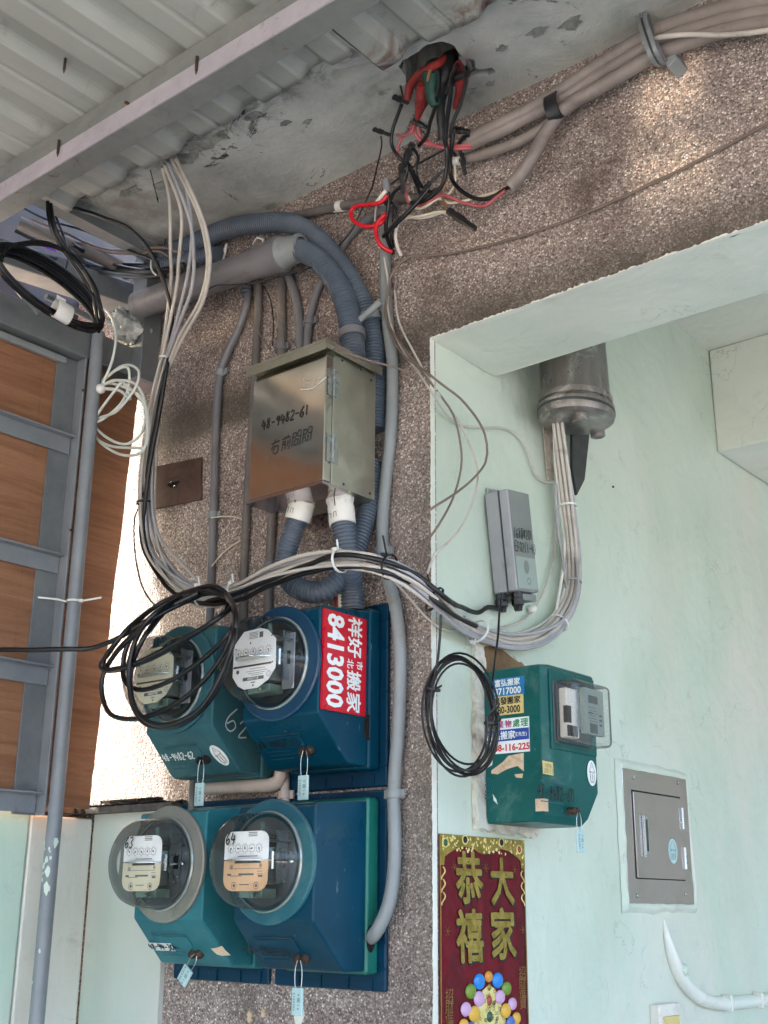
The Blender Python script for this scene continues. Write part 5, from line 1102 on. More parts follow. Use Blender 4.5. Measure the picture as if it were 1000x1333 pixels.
# white data cables dropping from the roof, sweeping round the pillar and up to the closure
low = [W(216, 468, .11), W(205, 520, .10), W(195, 580, .09), (W(190, 650, .08)), W(196, 700, .085), W(214, 735, .10), W(240, 762, .13), W(272, 774, .15), W(310, 768, .165), W(350, 749, .175), W(395, 734, .18), W(440, 729, .18), W(485, 733, .17), W(520, 745, .13), W(548, 762, .09), W(572, 786, .06),
       G(600, 812, .035), G(630, 828, .028), G(665, 838, .026), G(700, 832, .026), G(728, 808, .026), G(745, 770, .028), G(746, 720, .032), G(740, 660, .038), G(733, 600, .046), G(727, 550, .055)]
strands = [
 [(212, 220), (221, 262), (222, 325), (222, 375), (217, 440)], [(215, 217), (236, 275), (233, 337), (228, 385), (217, 445)], [(220, 214), (246, 282), (252, 325), (250, 375), (232, 425), (219, 458)],
 [(225, 210), (255, 270), (267, 312), (270, 350), (260, 392), (234, 438), (219, 462)], [(230, 208), (259, 272), (271, 312), (273, 352), (263, 396), (236, 444), (220, 466)], [(228, 209), (241, 240), (250, 300), (244, 360), (232, 410), (218, 455)]]
NW = 6
top_pts = []
for s_ in strands:
    n = len(s_); top_pts.append([Z(s_[0][0], s_[0][1], 2.91)]+[W(x, y, .29-.17*(k/(n-1))**.8) for k, (x, y) in enumerate(s_)][:-1])
lab = ['greyish white cable hanging leftmost from the roof gap then sweeping right below the cabinet', 'second greyish white cable crossing the others under the roof gap', 'greyish white cable bowing in the middle of the fan under the roof', 'greyish white cable bowing far out to the right over the large pipe', 'outermost greyish white cable bowing over the large pipe', 'thin greyish white cable between the bowed ones below the roof edge']
base = crom(low, .03); rndc = random.Random(4)
for i in range(NW):
    an = i*1.047; ra = .0105; pts = []; up = V((0, -1, 0)); s = 0
    for k, p in enumerate(base):
        t = (base[min(k+1, len(base)-1)]-base[max(k-1, 0)]).normalized(); up = (up-t*up.dot(t)).normalized(); sd_ = t.cross(up)
        if k: s += (p-base[k-1]).length
        w1, w2 = noise.noise(V((s*2.2+i*7.3, 1, 0))), noise.noise(V((s*2.2, i*5.1, 5)))
        pts.append(p+sd_*(math.cos(an+s*1.1)*ra+w1*.011)+up*(math.sin(an+s*1.1)*ra*.8+w2*.008))
    pts = top_pts[i]+pts[1:]
    tag(meshobj('data_cable', MB().tube(crom(pts, .014), .0038, 8), ('white_cable', 'white_cable', 'grey_cable', 'white_cable', 'white_cable', 'grey_cable')[i], smooth=60), lab[i], 'cable', 'white cables from the roof gap to the closure')
# extra grey cables only on the lower right loop
rp2 = [W(500, 738, .16), W(530, 752, .12), W(556, 772, .09)]+low[15:]
bundle('data_cable', rp2, 5, .014, .0040, ['grey_cable', 'white_cable', 'grey_cable'], ['grey cable in the core of the thick loop under the closure', 'pale cable on the outer side of the thick loop under the closure', 'grey cable nearest the mint wall in the thick loop', 'grey cable on the inner side of the thick loop near the housing', 'pale cable weaving through the lowest part of the thick loop'], 'grey cables in the loop under the closure', seed=5, squash=.5)
ml = [W(217, 470, .12), W(203, 545, .105), W(192, 640, .09), W(197, 705, .095), W(222, 745, .125), W(262, 775, .155), W(310, 768, .17), W(352, 750, .182), W(400, 736, .187), W(443, 731, .187), W(490, 735, .175), W(530, 752, .13), W(566, 780, .075)]
bundle('data_cable', ml, 5, .019, .0030, ['white_cable', 'grey_cable', 'white_cable'], ['slim pale cable on the outer left edge of the sweeping bundle', 'slim grey cable along the underside of the sweeping bundle', 'slim pale cable riding on top of the sweeping bundle', 'slim pale cable straying inside the bend of the bundle', 'slim grey cable straying above the bundle before the ribbed conduits'], 'slim cables in the sweeping bundle', seed=21, squash=.7, wander=.8)
rl = [G(731, 548, .05), G(733, 600, .045), G(738, 660, .036), G(743, 720, .03), G(742, 765, .028), G(728, 803, .026), G(702, 828, .026), G(668, 836, .026), G(630, 826, .03), G(600, 808, .036)]
bundle('data_cable', rl, 4, .022, .0030, ['white_plastic', 'grey_cable', 'white_cable'], ['bright slim cable in the loop rising to the closure', 'slim grey cable on the wall side of the loop rising to the closure', 'slim pale cable drifting inside the loop under the closure', 'bright slim cable drifting outside the loop under the closure'], 'slim cables in the loop under the closure', seed=33, squash=.6, wander=.8)
for k, (p_, r_, m_, lb) in enumerate((([X(20, 300, -.86), X(60, 318, -.84), W(110, 330, .12), W(150, 345, .10), W(190, 352, .09), W(225, 350, .07)], .0042, 'black', 'black cable sagging behind the batten end'), ([X(40, 285, -.9), X(90, 305, -.86), W(128, 322, .12), W(165, 326, .11), W(205, 322, .09), W(240, 330, .06)], .0034, 'brown_cable', 'brown cable slung under the batten end'), ([X(10, 318, -.84), X(50, 330, -.82), W(100, 345, .14), W(140, 356, .12), W(180, 360, .1), W(215, 358, .08)], .005, 'dark_plate', 'dark cable lying on the sloping steel rail'), ([W(64, 262, .33), X(80, 300, -.8), X(88, 330, -.78), X(84, 356, -.76)], .003, 'black', 'thin black cable dropping behind the big black coil'), ([X(30, 270, -.9), X(60, 285, -.86), W(110, 300, .2), W(150, 318, .14), W(200, 338, .1)], .0028, 'black', 'thin black cable crossing the gap from the far left'))):
    cable('back_cable', p_, r_, m_, lb, 'cable', 'dark cables running level behind the hanging white cables')
tag(meshobj('back_pipe', MB().tube([X(25, 290, -.95), W(170, 352, .06)], .016, 12), 'pvc_old', smooth=60), 'grey brown pipe end crossing the gap under the batten', 'pipe')
# black cables in the bundle
blk = [W(60, 262, .33), W(100, 272, .31), W(140, 285, .28), W(172, 300, .24), W(200, 335, .2), W(216, 375, .17), W(224, 410, .14), W(222, 445, .12), (W(217, 480, .125)), W(206, 545, .12), W(196, 600, .11), W(189, 655, .10), W(188, 690, .10), W(198, 725, .11), W(225, 762, .13), W(262, 780, .155), W(300, 778, .17)]
cable('black_cable', blk, .0044, 'black', 'black cable arching from the upper left frame down beside the white bundle')
cable('black_cable', [W(219, 470, .118), W(205, 540, .10), W(194, 600, .095), W(187, 650, .085), W(184, 700, .085), W(195, 730, .10), W(222, 768, .13), W(260, 786, .16), W(310, 782, .175), W(352, 762, .18), W(400, 746, .185), W(445, 738, .186), W(500, 744, .17), W(540, 762, .11), W(575, 790, .07), G(600, 806, .05), G(620, 815, .04)], .0042, 'black', 'black cable running below the white bundle all the way to the right corner')
cable('black_cable', [W(262, 783, .16), W(300, 776, .18), W(350, 755, .19), W(400, 735, .192), W(445, 722, .192), W(500, 730, .17), W(545, 750, .11), W(580, 778, .07), G(600, 790, .04), G(622, 798, .022), G(635, 790, .016), gla[0]], .0043, 'black', 'black cable leaving the bundle and curving up into the left gland of the grey housing')
cable('black_cable', [W(190, 650, .09), W(176, 672, .08), W(176, 720, .07), W(186, 765, .08), W(207, 795, .11)], .0017, 'black', 'thin black wire looping left of the bundle against the bright wall edge')
for (x, y, off, ax_, r_, m_, lb) in ((217, 467, .115, (.15, 0, 1), .016, 'tie', 'white tie binding the cables level with the cabinet top'), (189, 655, .092, (0, 0, 1), .017, 'tape', 'black tie binding the cables left of the rusty plate'),
        (262, 776, .155, (1, 0, .1), .020, 'tie', 'white tie at the top of the looped black cable'), (306, 772, .17, (1, 0, .25), .018, 'tie', 'white tie above the upper meter boxes left of the U bend'), (443, 730, .182, (1, 0, .03), .019, 'tie', 'white tie on the bundle in front of the ribbed conduits'),
        (507, 738, .155, (1, .1, -.3), .020, 'tape', 'black tie on the bundle beside the long grey pipe')):
    tie(W(x, y, off), ax_, r_, m_, lb, tail=(0, -.004, .016) if m_ == 'tie' else (0, -.01, .03))
tie(W(566, 780, .068), (1, .4, -.8), .021, 'tape', 'black tie on the bundle at the pillar corner', tail=(.0, -.01, .02))
tie(G(622, 822, .030), (0, 1, -.4), .021, 'tie', 'white tie on the bundle below the grey housing', tail=(.004, -.01, -.012))
tie(G(727, 811, .026), (0, .6, .7), .019, 'tie', 'white tie low on the right curve of the cable loop')
tie(G(745, 757, .028), (0, .1, 1), .018, 'grey_cable', 'grey tie midway up the cable loop'); tie(G(739, 658, .038), (0, -.05, 1), .017, 'tie', 'white tie high on the cables under the closure', tail=(.003, .012, 0))
# strands rising beside the loop
cable('thin_cable', [G(746, 545, .05), G(725, 560, .02), G(722, 600, .012), G(724, 660, .01), G(722, 720, .01), G(708, 770, .01), G(690, 800, .01), G(672, 812, .008), G(650, 818, .008)], .0022, 'white_cable', 'thin pale cable running down left of the loop to a white clip')
cable('thin_cable', [G(736, 548, .05), G(728, 600, .03), G(735, 680, .025), G(733, 740, .022), G(725, 790, .02), G(722, 815, .02)], .0030, 'white_plastic', 'white cable bulging inside the loop under the closure')
cable('thin_cable', [G(731, 548, .05), G(726, 600, .03), G(724, 650, .025), G(728, 700, .025), G(735, 745, .025), G(740, 790, .024), G(725, 822, .022), G(690, 838, .02)], .0034, 'grey_cable', 'inner grey cable of the loop under the closure')
tag(meshobj('cable_clip', blob(G(693, 793, .01), .0085, (14, 10), .25), 'tie', smooth=80), 'white cable clip on the mint wall under the grey housing', 'clip')
# thin wires crossing the corner
gw_ = 'thin brownish wires hanging round the pillar corner'
cable('thin_wire', [W(500, 335, .045), W(506, 372, .03), W(505, 400, .028), W(512, 430, .03), W(528, 462, .03), W(545, 485, .03), W(562, 510, .03), G(580, 538, .012), G(600, 553, .008), G(628, 556, .006), G(655, 558, .006), G(675, 568, .006), G(688, 592, .006), G(697, 618, .008), G(712, 628, .01), G(724, 628, .02)], .0020, 'white_cable', 'pale wire crossing the corner and running over to the closure strip', 'wire', gw_)
cable('thin_wire', [W(508, 360, .04), W(503, 400, .03), W(508, 432, .03), W(525, 462, .04), W(547, 478, .05), (W(568, 494, .06)), G(606, 526, .06), G(631, 565, .05), G(632, 602, .045), G(606, 632, .05), W(566, 660, .075), W(540, 678, .075), W(520, 705, .08), W(511, 737, .13)], .0022, 'brown_cable', 'brown wire forming the widest loop over the corner', 'wire', gw_)
cable('thin_wire', [W(506, 372, .035), W(502, 410, .03), W(520, 445, .035), W(545, 478, .04), W(562, 500, .045), G(590, 540, .04), G(600, 580, .035), G(600, 610, .035), G(590, 648, .035), W(570, 685, .04), W(552, 712, .035), W(548, 745, .03)], .0020, 'brown_cable', 'brown wire forming the inner loop over the corner', 'wire', gw_)
cable('thin_wire', [W(514, 380, .03), W(520, 420, .03), W(545, 470, .035), W(566, 505, .04), G(600, 553, .035), G(615, 590, .03), G(622, 622, .03), G(610, 668, .03), G(590, 700, .03), W(566, 722, .035), W(556, 748, .03)], .0021, 'white_cable', 'beige wire looping between the brown ones over the corner', 'wire', gw_)
cable('thin_wire', [W(512, 755, .05), W(530, 775, .03), W(552, 800, .012), G(575, 818, .012), G(598, 820, .01), G(616, 822, .01), G(625, 838, .01), G(650, 842, .012)], .0021, 'white_cable', 'pale wire slipping under the bundle at the corner', 'wire', gw_)
cable('thin_wire', [G(571, 784, .05), G(575, 800, .03), G(590, 815, .012), G(612, 820, .01)], .0018, 'white_cable', 'short pale wire joining the clip below the bundle', 'wire', gw_)
# long brown wire over the beam
cable('service_wire', [W(1030, 145, .012), W(1000, 160, .012), W(960, 182, .010), W(900, 214, .010), W(840, 243, .010), W(780, 270, .010), W(720, 294, .010), W(660, 313, .010), W(600, 328, .010), W(555, 333, .014), W(535, 333, .02), W(522, 342, .03), W(508, 362, .035), W(506, 385, .03)], .0026, 'brown_cable', 'thin brown wire stretched across the beam to the top right', 'wire')
# --- thick weathered cables at the upper right
gk = 'thick weathered cables clamped along the beam'
K = [([(1030, -4), (985, 3), (930, 14), (880, 30), (842, 47), (800, 72), (760, 98), (725, 122), (690, 142), (650, 162), (612, 181)], .0125, 'topmost thick weathered cable on the beam', .05),
     ([(1030, 12), (985, 18), (930, 30), (880, 45), (848, 58), (805, 82), (765, 107), (730, 130), (690, 151), (650, 171), (608, 190)], .0120, 'second thick weathered cable on the beam', .045),
     ([(1030, 28), (985, 32), (930, 44), (885, 60), (852, 72), (812, 95), (772, 119), (735, 141), (712, 170), (694, 203), (677, 228), (664, 243)], .0125, 'lowest thick cable bending down at the black tape to a black end', .045),
     ([(1030, 20), (985, 25), (930, 38), (880, 56), (850, 66), (810, 92), (770, 117), (736, 143), (712, 163), (680, 182), (640, 198), (600, 208)], .0095, 'thinner thick cable passing behind the tape to a white stripped end', .025)]
for pts, r_, lb, off in K: cable('thick_cable', [W(x, y, off+.008*(k > 8)) for k, (x, y) in enumerate(pts)], r_, 'old_cable', lb, 'cable', gk, n=14)
cable('pale_cable', [W(x, y, o_) for x, y, o_ in ((1030, 34, .07), (985, 42, .07), (940, 46, .07), (900, 45, .07), (860, 48, .075), (835, 58, .05), (800, 78, .03), (770, 98, .02), (730, 122, .02), (690, 143, .02), (650, 160, .025), (610, 176, .03))], .0042, 'white_cable', 'thin pale cable lying over the thick cables by the clamp')
ck = thing('cable_cleat', 'grey plastic cleat gripping the thick cables near the slab', 'cleat', W(850, 55, .05))
o_ = W(846, 44, .062); cv = crom([W(834, 14, .02), W(836, 24, .055), W(842, 45, .078), W(850, 66, .078), W(858, 80, .05), W(866, 84, .02)], .004)
b = MB(); wv = V((1, 0, -.1)).normalized()
for sgn in (-.009, .002):
    rg = []
    for i, p in enumerate(cv):
        t_ = (cv[min(i+1, len(cv)-1)]-cv[max(i-1, 0)]).normalized(); s_ = (wv-t_*wv.dot(t_)).normalized(); n_ = t_.cross(s_)
        c = p+s_*sgn; rg.append([c, c+s_*.007, c+s_*.007+n_*.004, c+n_*.004])
    b.loft(rg)
meshobj('strap', b, 'pvc_light', ck, smooth=40)
b = MB().obox(W(862, 74, .045), W(869, 88, .045)-W(862, 74, .045), V((.018, 0, .012)), (0, .04, 0)); meshobj('foot', b, 'pvc_light', ck, smooth=0, bevel=.002)
rg = []
for i, p in enumerate(cv): rg.append(p+V((.0, .006, 0)))
meshobj('band', MB().loft([[p+wv*-.008, p+wv*.012, p+wv*.012+V((0, .003, 0)), p+wv*-.008+V((0, .003, 0))] for p in rg]), 'pvc', ck, smooth=40)
pt = W(722, 139, .052); ax_ = (W(760, 112, .05)-W(690, 150, .05)).normalized()
tag(meshobj('black_tape', MB().lathe(pt-ax_*.013, ax_, [(.019, 0), (.0215, .001), (.0212, .012), (.0218, .025), (.019, .026)], 18, False, 1.25, .8, (0, 0, 1)), 'tape', smooth=50), 'black tape wrapped round two thick cables on the beam', 'tape')
# ------------------------------------------------------------------ splice tangle under the hole
gs = 'taped splices hanging from the broken hole in the slab'
hz = ZC
def hz_(x, y, z): return Z(x, y, z)
cable('taped_cable', [Z(590, 70, 2.99), Z(580, 78, 2.93), Z(562, 88, 2.90), W(545, 97, .165), W(534, 112, .15), W(530, 130, .14)], lambda t: (.0095-.002*t)*(1+.12*math.sin(t*55)), 'red_tape', 'red taped cable hooking down at the left of the hole', 'cable', gs, n=12)
cable('taped_cable', [Z(590, 78, 3.0), Z(584, 80, 2.93), W(579, 105, .15), W(574, 130, .13), W(574, 155, .11), W(577, 182, .09)], lambda t: (.0085+.008*math.sin(min(1, t*1.25)*math.pi)**2)*(1+.14*math.sin(t*60+math.sin(t*17)*2)), 'tape', 'thick black taped splice hanging in the middle of the hole', 'cable', gs, n=12)
cable('taped_cable', [Z(572, 84, 2.97), W(563, 96, .17), W(562, 115, .155), W(568, 138, .14)], lambda t: (.010+.009*math.sin(t*math.pi))*(1+.12*math.sin(t*37)), 'green_tape', 'green taped splice between the red and black ones', 'cable', gs, n=12)
cable('taped_cable', [Z(607, 88, 2.98), W(600, 92, .17), W(601, 108, .15), W(597, 128, .13), W(592, 141, .12)], lambda t: (.005+.011*math.sin(t*math.pi))*(1+.1*math.sin(t*43)), 'red_tape', 'bulging red taped splice at the right of the hole', 'cable', gs, n=12)
cable('taped_cable', [W(549, 110, .17), W(550, 124, .15), W(547, 140, .13), W(543, 157, .115)], lambda t: (.0035+.010*max(0, math.sin(min(1, .1+t)*math.pi))**.6)*(1+.1*math.sin(t*38)), 'red_tape', 'short fat red taped splice beside the black splice', 'cable', gs, n=12)
cable('taped_cable', [Z(615, 92, 2.99), W(612, 82, .2), W(608, 96, .18), W(590, 102, .17), W(583, 120, .15)], .007, 'green_tape' if 0 else 'tape', 'black cable lying along the right lip of the hole', 'cable', gs)
cable('stripped_cable', [Z(600, 75, 2.98), W(600, 76, .19), W(607, 84, .185), W(612, 90, .18)], .0035, 'pvc', 'grey cable bit on the right inside the hole')
def wire(pts, r_, m_, lb, nm='supply_wire'): return cable(nm, [W(*p) for p in pts], r_, m_, lb, 'wire', 'loose supply wires below the slab hole', step=.008)
wire([(523, 136, .13), (517, 152, .12), (511, 172, .11), (511, 190, .10), (520, 205, .09), (533, 220, .07), (542, 240, .06), (548, 255, .06)], .0036, 'black', 'black wire curving down from the left taped end')
wire([(540, 160, .11), (536, 172, .11), (525, 176, .10), (516, 176, .10)], .0024, 'pink', 'faded red wire going left from the fat red splice')
wire([(537, 160, .11), (534, 170, .10), (523, 180, .09), (519, 190, .09), (519, 205, .085)], .0026, 'pink', 'faded red wire dropping behind the black wrapped end')
wire([(541, 158, .11), (540, 172, .10), (549, 184, .09), (565, 190, .08), (585, 190, .07), (614, 189, .06)], .0034, 'pink', 'faded red wire running right into the thick cable end')
wire([(546, 160, .11), (548, 176, .09), (562, 187, .085), (580, 193, .075), (612, 193, .06)], .0028, 'pink', 'second faded red wire entering the thick cable end')
wire([(578, 180, .10), (582, 195, .09), (582, 215, .075), (577, 238, .065), (566, 252, .06), (551, 262, .06), (535, 264, .06)], .0040, 'black', 'black wire swinging down and left from the black splice')
wire([(590, 172, .09), (588, 190, .08), (586, 212, .06), (588, 232, .05), (600, 248, .045), (618, 258, .04), (638, 258, .04), (652, 250, .04), (663, 243, .045)], .0040, 'black', 'black wire looping from the splice to the end of the bent thick cable')
wire([(524, 232, .06), (528, 248, .055), (532, 262, .05), (545, 268, .05), (560, 262, .05), (571, 254, .045), (585, 256, .045), (604, 264, .04), (630, 268, .04), (645, 258, .04), (658, 248, .045)], .0032, 'pink', 'faded red wire snaking right below the black loop')
wire([(531, 255, .05), (542, 271, .05), (556, 268, .05), (572, 258, .04), (584, 264, .04), (600, 262, .04), (625, 256, .035), (645, 250, .035), (660, 246, .04)], .0026, 'beige_wire', 'beige wire beside the snaking red one')
wire([(586, 210, .06), (583, 225, .05), (578, 245, .045), (576, 258, .045), (584, 275, .045)], .0022, 'copper', 'bare copper wire hanging from the black loop')
wire([(592, 215, .05), (593, 235, .045), (586, 250, .04), (572, 258, .04)], .0022, 'beige_wire', 'short beige wire behind the copper one')
wire([(584, 279, .05), (575, 276, .05), (562, 281, .045), (545, 284, .045), (530, 282, .045), (519, 290, .045), (515, 305, .045), (517, 320, .045), (522, 332, .045)], .0033, 'white_plastic', 'white wire bending from the black cap down to the grey pipe')
wire([(586, 276, .055), (570, 276, .053), (550, 281, .052), (528, 284, .052)], .0028, 'beige_wire', 'off-white wire paired with the white one')
wire([(504, 254, .08), (497, 263, .08), (482, 266, .08), (465, 268, .08), (457, 274, .08), (458, 285, .08), (468, 293, .08), (482, 295, .075), (497, 290, .07), (502, 279, .06)], .0042, 'red', 'bright red wire forming the upper loop left of the pipe top')
wire([(501, 280, .07), (492, 289, .075), (489, 302, .075), (494, 317, .07), (503, 325, .06), (510, 328, .05)], .0042, 'red', 'bright red wire forming the lower loop left of the pipe top')
wire([(503, 248, .08), (497, 255, .08), (491, 264, .078)], .0044, 'white_plastic', 'white wire end above the red loop')
wire([(491, 262, .07), (489, 275, .06), (488, 288, .06)], .0018, 'white_cable', 'thin pale wire hanging behind the red loops')
wire([(505, 250, .07), (506, 270, .06), (503, 290, .05), (504, 310, .045), (512, 330, .04)], .0040, 'black', 'black wire running down onto the long grey pipe')
wire([(558, 245, .07), (545, 262, .075), (528, 280, .075), (511, 296, .07), (499, 308, .06)], .0042, 'black', 'straight black wire slanting across the red loops')
wire([(531, 212, .08), (540, 228, .07), (548, 243, .065)], .0030, 'black', 'short black wire between the wrapped ends')
wire([(580, 194, .06), (560, 205, .04), (540, 216, .035), (515, 235, .03), (497, 250, .03)], .0022, 'dark_plate', 'thin dark wire slanting behind the wrapped ends')
wire([(496, 178, .12), (497, 190, .10), (490, 220, .07), (484, 245, .05), (470, 275, .04), (458, 300, .035), (440, 322, .03), (433, 332, .03), (405, 348, .10), (370, 358, .13), (335, 368, .13), (300, 371, .13), (280, 372, .13), (264, 382, .13)], .0016, 'black', 'hair-thin black wire running from the small cap far left over the large pipe')
wire([(596, 84, .2), (588, 100, .18), (586, 130, .15), (582, 160, .12), (580, 185, .10), (584, 200, .08)], .0042, 'black', 'black wire running close beside the big black splice')
wire([(604, 88, .2), (606, 105, .17), (600, 135, .13), (590, 160, .11), (586, 178, .09)], .0034, 'dark_plate', 'dark wire hugging the right side of the big splice')
wire([(570, 90, .19), (572, 110, .17), (566, 140, .14), (560, 160, .12), (556, 176, .10), (545, 190, .09)], .0036, 'black', 'black wire between the fat red splice and the black one')
wire([(560, 92, .19), (556, 108, .17), (548, 118, .15)], .0030, 'copper', 'bare copper strand above the fat red splice')
wire([(538, 192, .10), (545, 205, .08), (541, 222, .07), (547, 240, .06), (560, 250, .055), (570, 246, .05)], .0030, 'black', 'black wire curling behind the wrapped ends towards the loop')
wire([(527, 200, .09), (530, 222, .08), (524, 240, .07), (512, 252, .065), (508, 262, .06)], .0032, 'black', 'black wire dropping onto the grey sleeve')
wire([(560, 238, .06), (572, 226, .055), (590, 214, .05), (602, 206, .05)], .0028, 'dark_plate', 'dark wire rising towards the thick cable ends')
wire([(524, 82, .2), (520, 100, .16), (523, 118, .15), (526, 132, .14)], .0020, 'black', 'thin black wire at the left lip of the hole')
wire([(600, 200, .05), (597, 188, .06), (604, 178, .07), (612, 176, .07)], .0036, 'black', 'short black wire hooking over the thick cable ends')
wire([(513, 272, .06), (518, 290, .05), (509, 305, .045), (512, 322, .04)], .0030, 'black', 'second black wire running down beside the long grey pipe')
def cap(p, q_, r_, lb, m_='tape', nm='taped_end'):
    p, q_ = V(p), V(q_); L = (q_-p).length; return tag(meshobj(nm, MB().lathe(p, q_-p, [(.0005, 0), (r_*.8, .0008), (r_*.95, L*.12), (r_*.70, L*.2), (r_, L*.3), (r_*.9, L*.55), (r_*.66, L*.6), (r_*.72, L*.95), (r_*.5, L*.99), (.0005, L)], 7, False, 1, .55), m_, smooth=25), lb, 'wire end', 'black taped wire ends')
cap(W(538, 186, .10), W(521, 224, .085), .012, 'large black taped end hanging left of the black splice'); cap(W(523, 212, .085), W(525, 252, .07), .008, 'lower black taped end above the slanting black wire')
cap(W(512, 126, .14), W(532, 134, .14), .0065, 'black taped end crossing under the red hook'); cap(W(486, 168, .12), W(508, 176, .115), .0055, 'small black taped end sticking out at far left')
cap(W(537, 157, .12), W(560, 168, .105), .0065, 'black taped end under the fat red splice'); cap(W(560, 237, .07), W(546, 256, .07), .007, 'black taped end on the slanting straight wire')
cap(W(583, 274, .055), W(620, 299, .06), .0085, 'black cap on the end of the white wires'); cap(W(590, 168, .08), W(612, 172, .07), .008, 'black taped end behind the splice on the right'); cap(W(601, 200, .05), W(606, 228, .045), .006, 'black tape tongue hanging under the thick cable ends')
cap(W(502, 262, .06), W(516, 274, .055), .008, 'black taped lump on top of the long grey pipe'); cap(W(590, 197, .06), W(596, 210, .05), .004, 'black end band beside the white stripped cable end')
tag(meshobj('grey_sleeve', MB().tube([W(503, 236, .06), W(505, 252, .065)], .0075, 10), 'modem', smooth=60), 'short grey sleeve above the bright red loops', 'sleeve')
tag(meshobj('stripped_sleeve', MB().tube([W(598, 209, .05), W(589, 210, .052)], .0080, 12), 'white_plastic', smooth=60), 'white stripped end of the thinner thick cable', 'sleeve')
tag(meshobj('thin_wire', MB().tube(crom([W(196, 222, .31), W(204, 255, .2), W(212, 285, .12), W(217, 300, .08), W(214, 320, .06)], .01), .0012, 6), 'black', smooth=60), 'hair-thin black wire hanging left of the white cables', 'wire')
# ------------------------------------------------------------------ cable coils
def loops(n, fn, r_, m_, name, label, cat='cable coil', steps=40, par=None, jit=.004, seed=2):
    rnd = random.Random(seed); t = thing(name, label, cat, fn(0, 0)); 
    for k in range(n):
        ph = rnd.uniform(0, 1); a = [rnd.uniform(-1, 1) for _ in range(6)]; pts = []
        for i in range(steps+1):
            u = i/steps*2*math.pi; j = 1+(.07 if steps == 41 else .035)*a[0]+.04*a[1]*math.sin(u+a[2]*3); pts.append(fn(u, k/(max(1, n-1))-.5, j, a))
        pts[-1] = pts[0]
        meshobj('loop', MB().tube(pts, r_, 7), m_, t, smooth=60)
    return t
# right coil, hanging before the green box
def fR(u, k, j=1, a=(0,)*6):
    x, y = 600+42*j*math.cos(u)+6*math.sin(u)+7*a[3]*math.cos(u*.5+a[2])*1.0, 931+72*j*math.sin(u)+8*a[4]*math.sin(u*.5)
    return Y(x+k*5, y-k*4, -.035+.012*k+.006*math.sin(u*2+a[5]*3))
cr_ = loops(8, fR, .0019, 'black', 'cable_coil', 'black cable coil hanging in front of the green teal box', steps=41, seed=12)
cable('coil_lead', [Y(568, 782, -.06), Y(574, 800, -.055), Y(572, 840, -.05), Y(566, 880, -.045), Y(559, 905, -.035)], .0022, 'black', 'black lead from the bundle down to the left of the round coil', 'cable')
cable('coil_lead', [gla[1]+V((-.02, -.004, .015)), Y(653, 775, .10), Y(648, 830, .06), Y(643, 870, .0), Y(640, 900, -.03)], .0020, 'black', 'black lead from the grey housing down to the right of the round coil', 'cable')
for x, y, lb in ((564, 898, 'black tie on the left side of the round coil'), (640, 942, 'black tie on the right side of the round coil')):
    tie(Y(x, y, -.035), (.1, 0, 1), .011, 'tape', lb, tail=(.012, -.004, .002))
# left coil over the upper left meter
rawL = [[(255, 770), (215, 782), (170, 815), (142, 850), (131, 868), (150, 873), (200, 856), (258, 822), (296, 792), (290, 770)],
        [(262, 768), (205, 797), (170, 832), (160, 868), (165, 890), (185, 898), (222, 886), (268, 855), (302, 818), (303, 785), (285, 767)],
        [(262, 774), (200, 805), (155, 845), (133, 885), (140, 925), (165, 936), (200, 930), (245, 905), (286, 860), (304, 815), (298, 780)],
        [(265, 771), (222, 790), (190, 826), (172, 868), (172, 915), (195, 945), (240, 941), (278, 905), (300, 850), (307, 800), (292, 772)],
        [(258, 766), (208, 786), (160, 826), (134, 862), (140, 872), (180, 862), (238, 832), (284, 805), (302, 785), (284, 765)],
        [(268, 770), (240, 776), (200, 800), (176, 835), (168, 880), (178, 925), (210, 944), (258, 925), (290, 875), (305, 825), (300, 782)]]
lc = thing('cable_coil', 'loose looped black cable draped over the faded teal meter box', 'cable coil', W(262, 775, .26))
for k, rl in enumerate(rawL):
    pts = [W(x, y, (.215 if y < 800 else .285)+.006*k) for x, y in rl]; pts = pts+pts[:3]; c_ = crom(pts, .01); 
    meshobj('loop', MB().tube(c_, .0043, 8), 'black', lc, smooth=60)
cable('drop_cable', [W(-30, 847, .40), W(0, 846, .38), W(40, 846, .36), W(90, 845, .33), W(120, 843, .31), W(150, 833, .30), W(185, 812, .29), W(225, 788, .27), W(258, 772, .25)], .0046, 'black', 'grey-black cable crossing the gate rungs into the looped coil', 'cable')
# top left coil
def fT(u, k, j=1, a=(0,)*6):
    e = .62; cu, su = math.cos(u), math.sin(u); A_, B_ = 82*j, (24+7*k)*j
    x, y = 62+A_*cu*math.cos(e)-B_*su*math.sin(e)+6*k, 376+A_*cu*math.sin(e)+B_*su*math.cos(e)-14*k+3*a[3]
    return X(x, y, -.72+.035*k+.004*a[4])
tc = loops(16, fT, .0034, 'black', 'cable_coil', 'thick black cable coil with a white tag on the upper left steel rail', seed=9)
for p_ in ([(66, 265), (70, 290), (82, 318), (105, 345), (123, 372), (131, 400), (133, 425), (128, 432)], [(2, 340), (12, 322), (50, 318), (85, 328), (112, 356), (128, 388), (133, 420), (120, 432), (100, 425)], [(-10, 330), (20, 318), (60, 316), (95, 335), (118, 368), (130, 405), (132, 428)], [(62, 262), (64, 285), (75, 315), (100, 350), (120, 385), (128, 425)]):
    meshobj('loop', MB().tube(crom([X(x, y, -.705) for x, y in p_], .01), .0040, 8), 'black', tc, smooth=60)
p0, p1 = X(71, 400, -.70), X(90, 411, -.70); axx = (p1-p0).normalized()
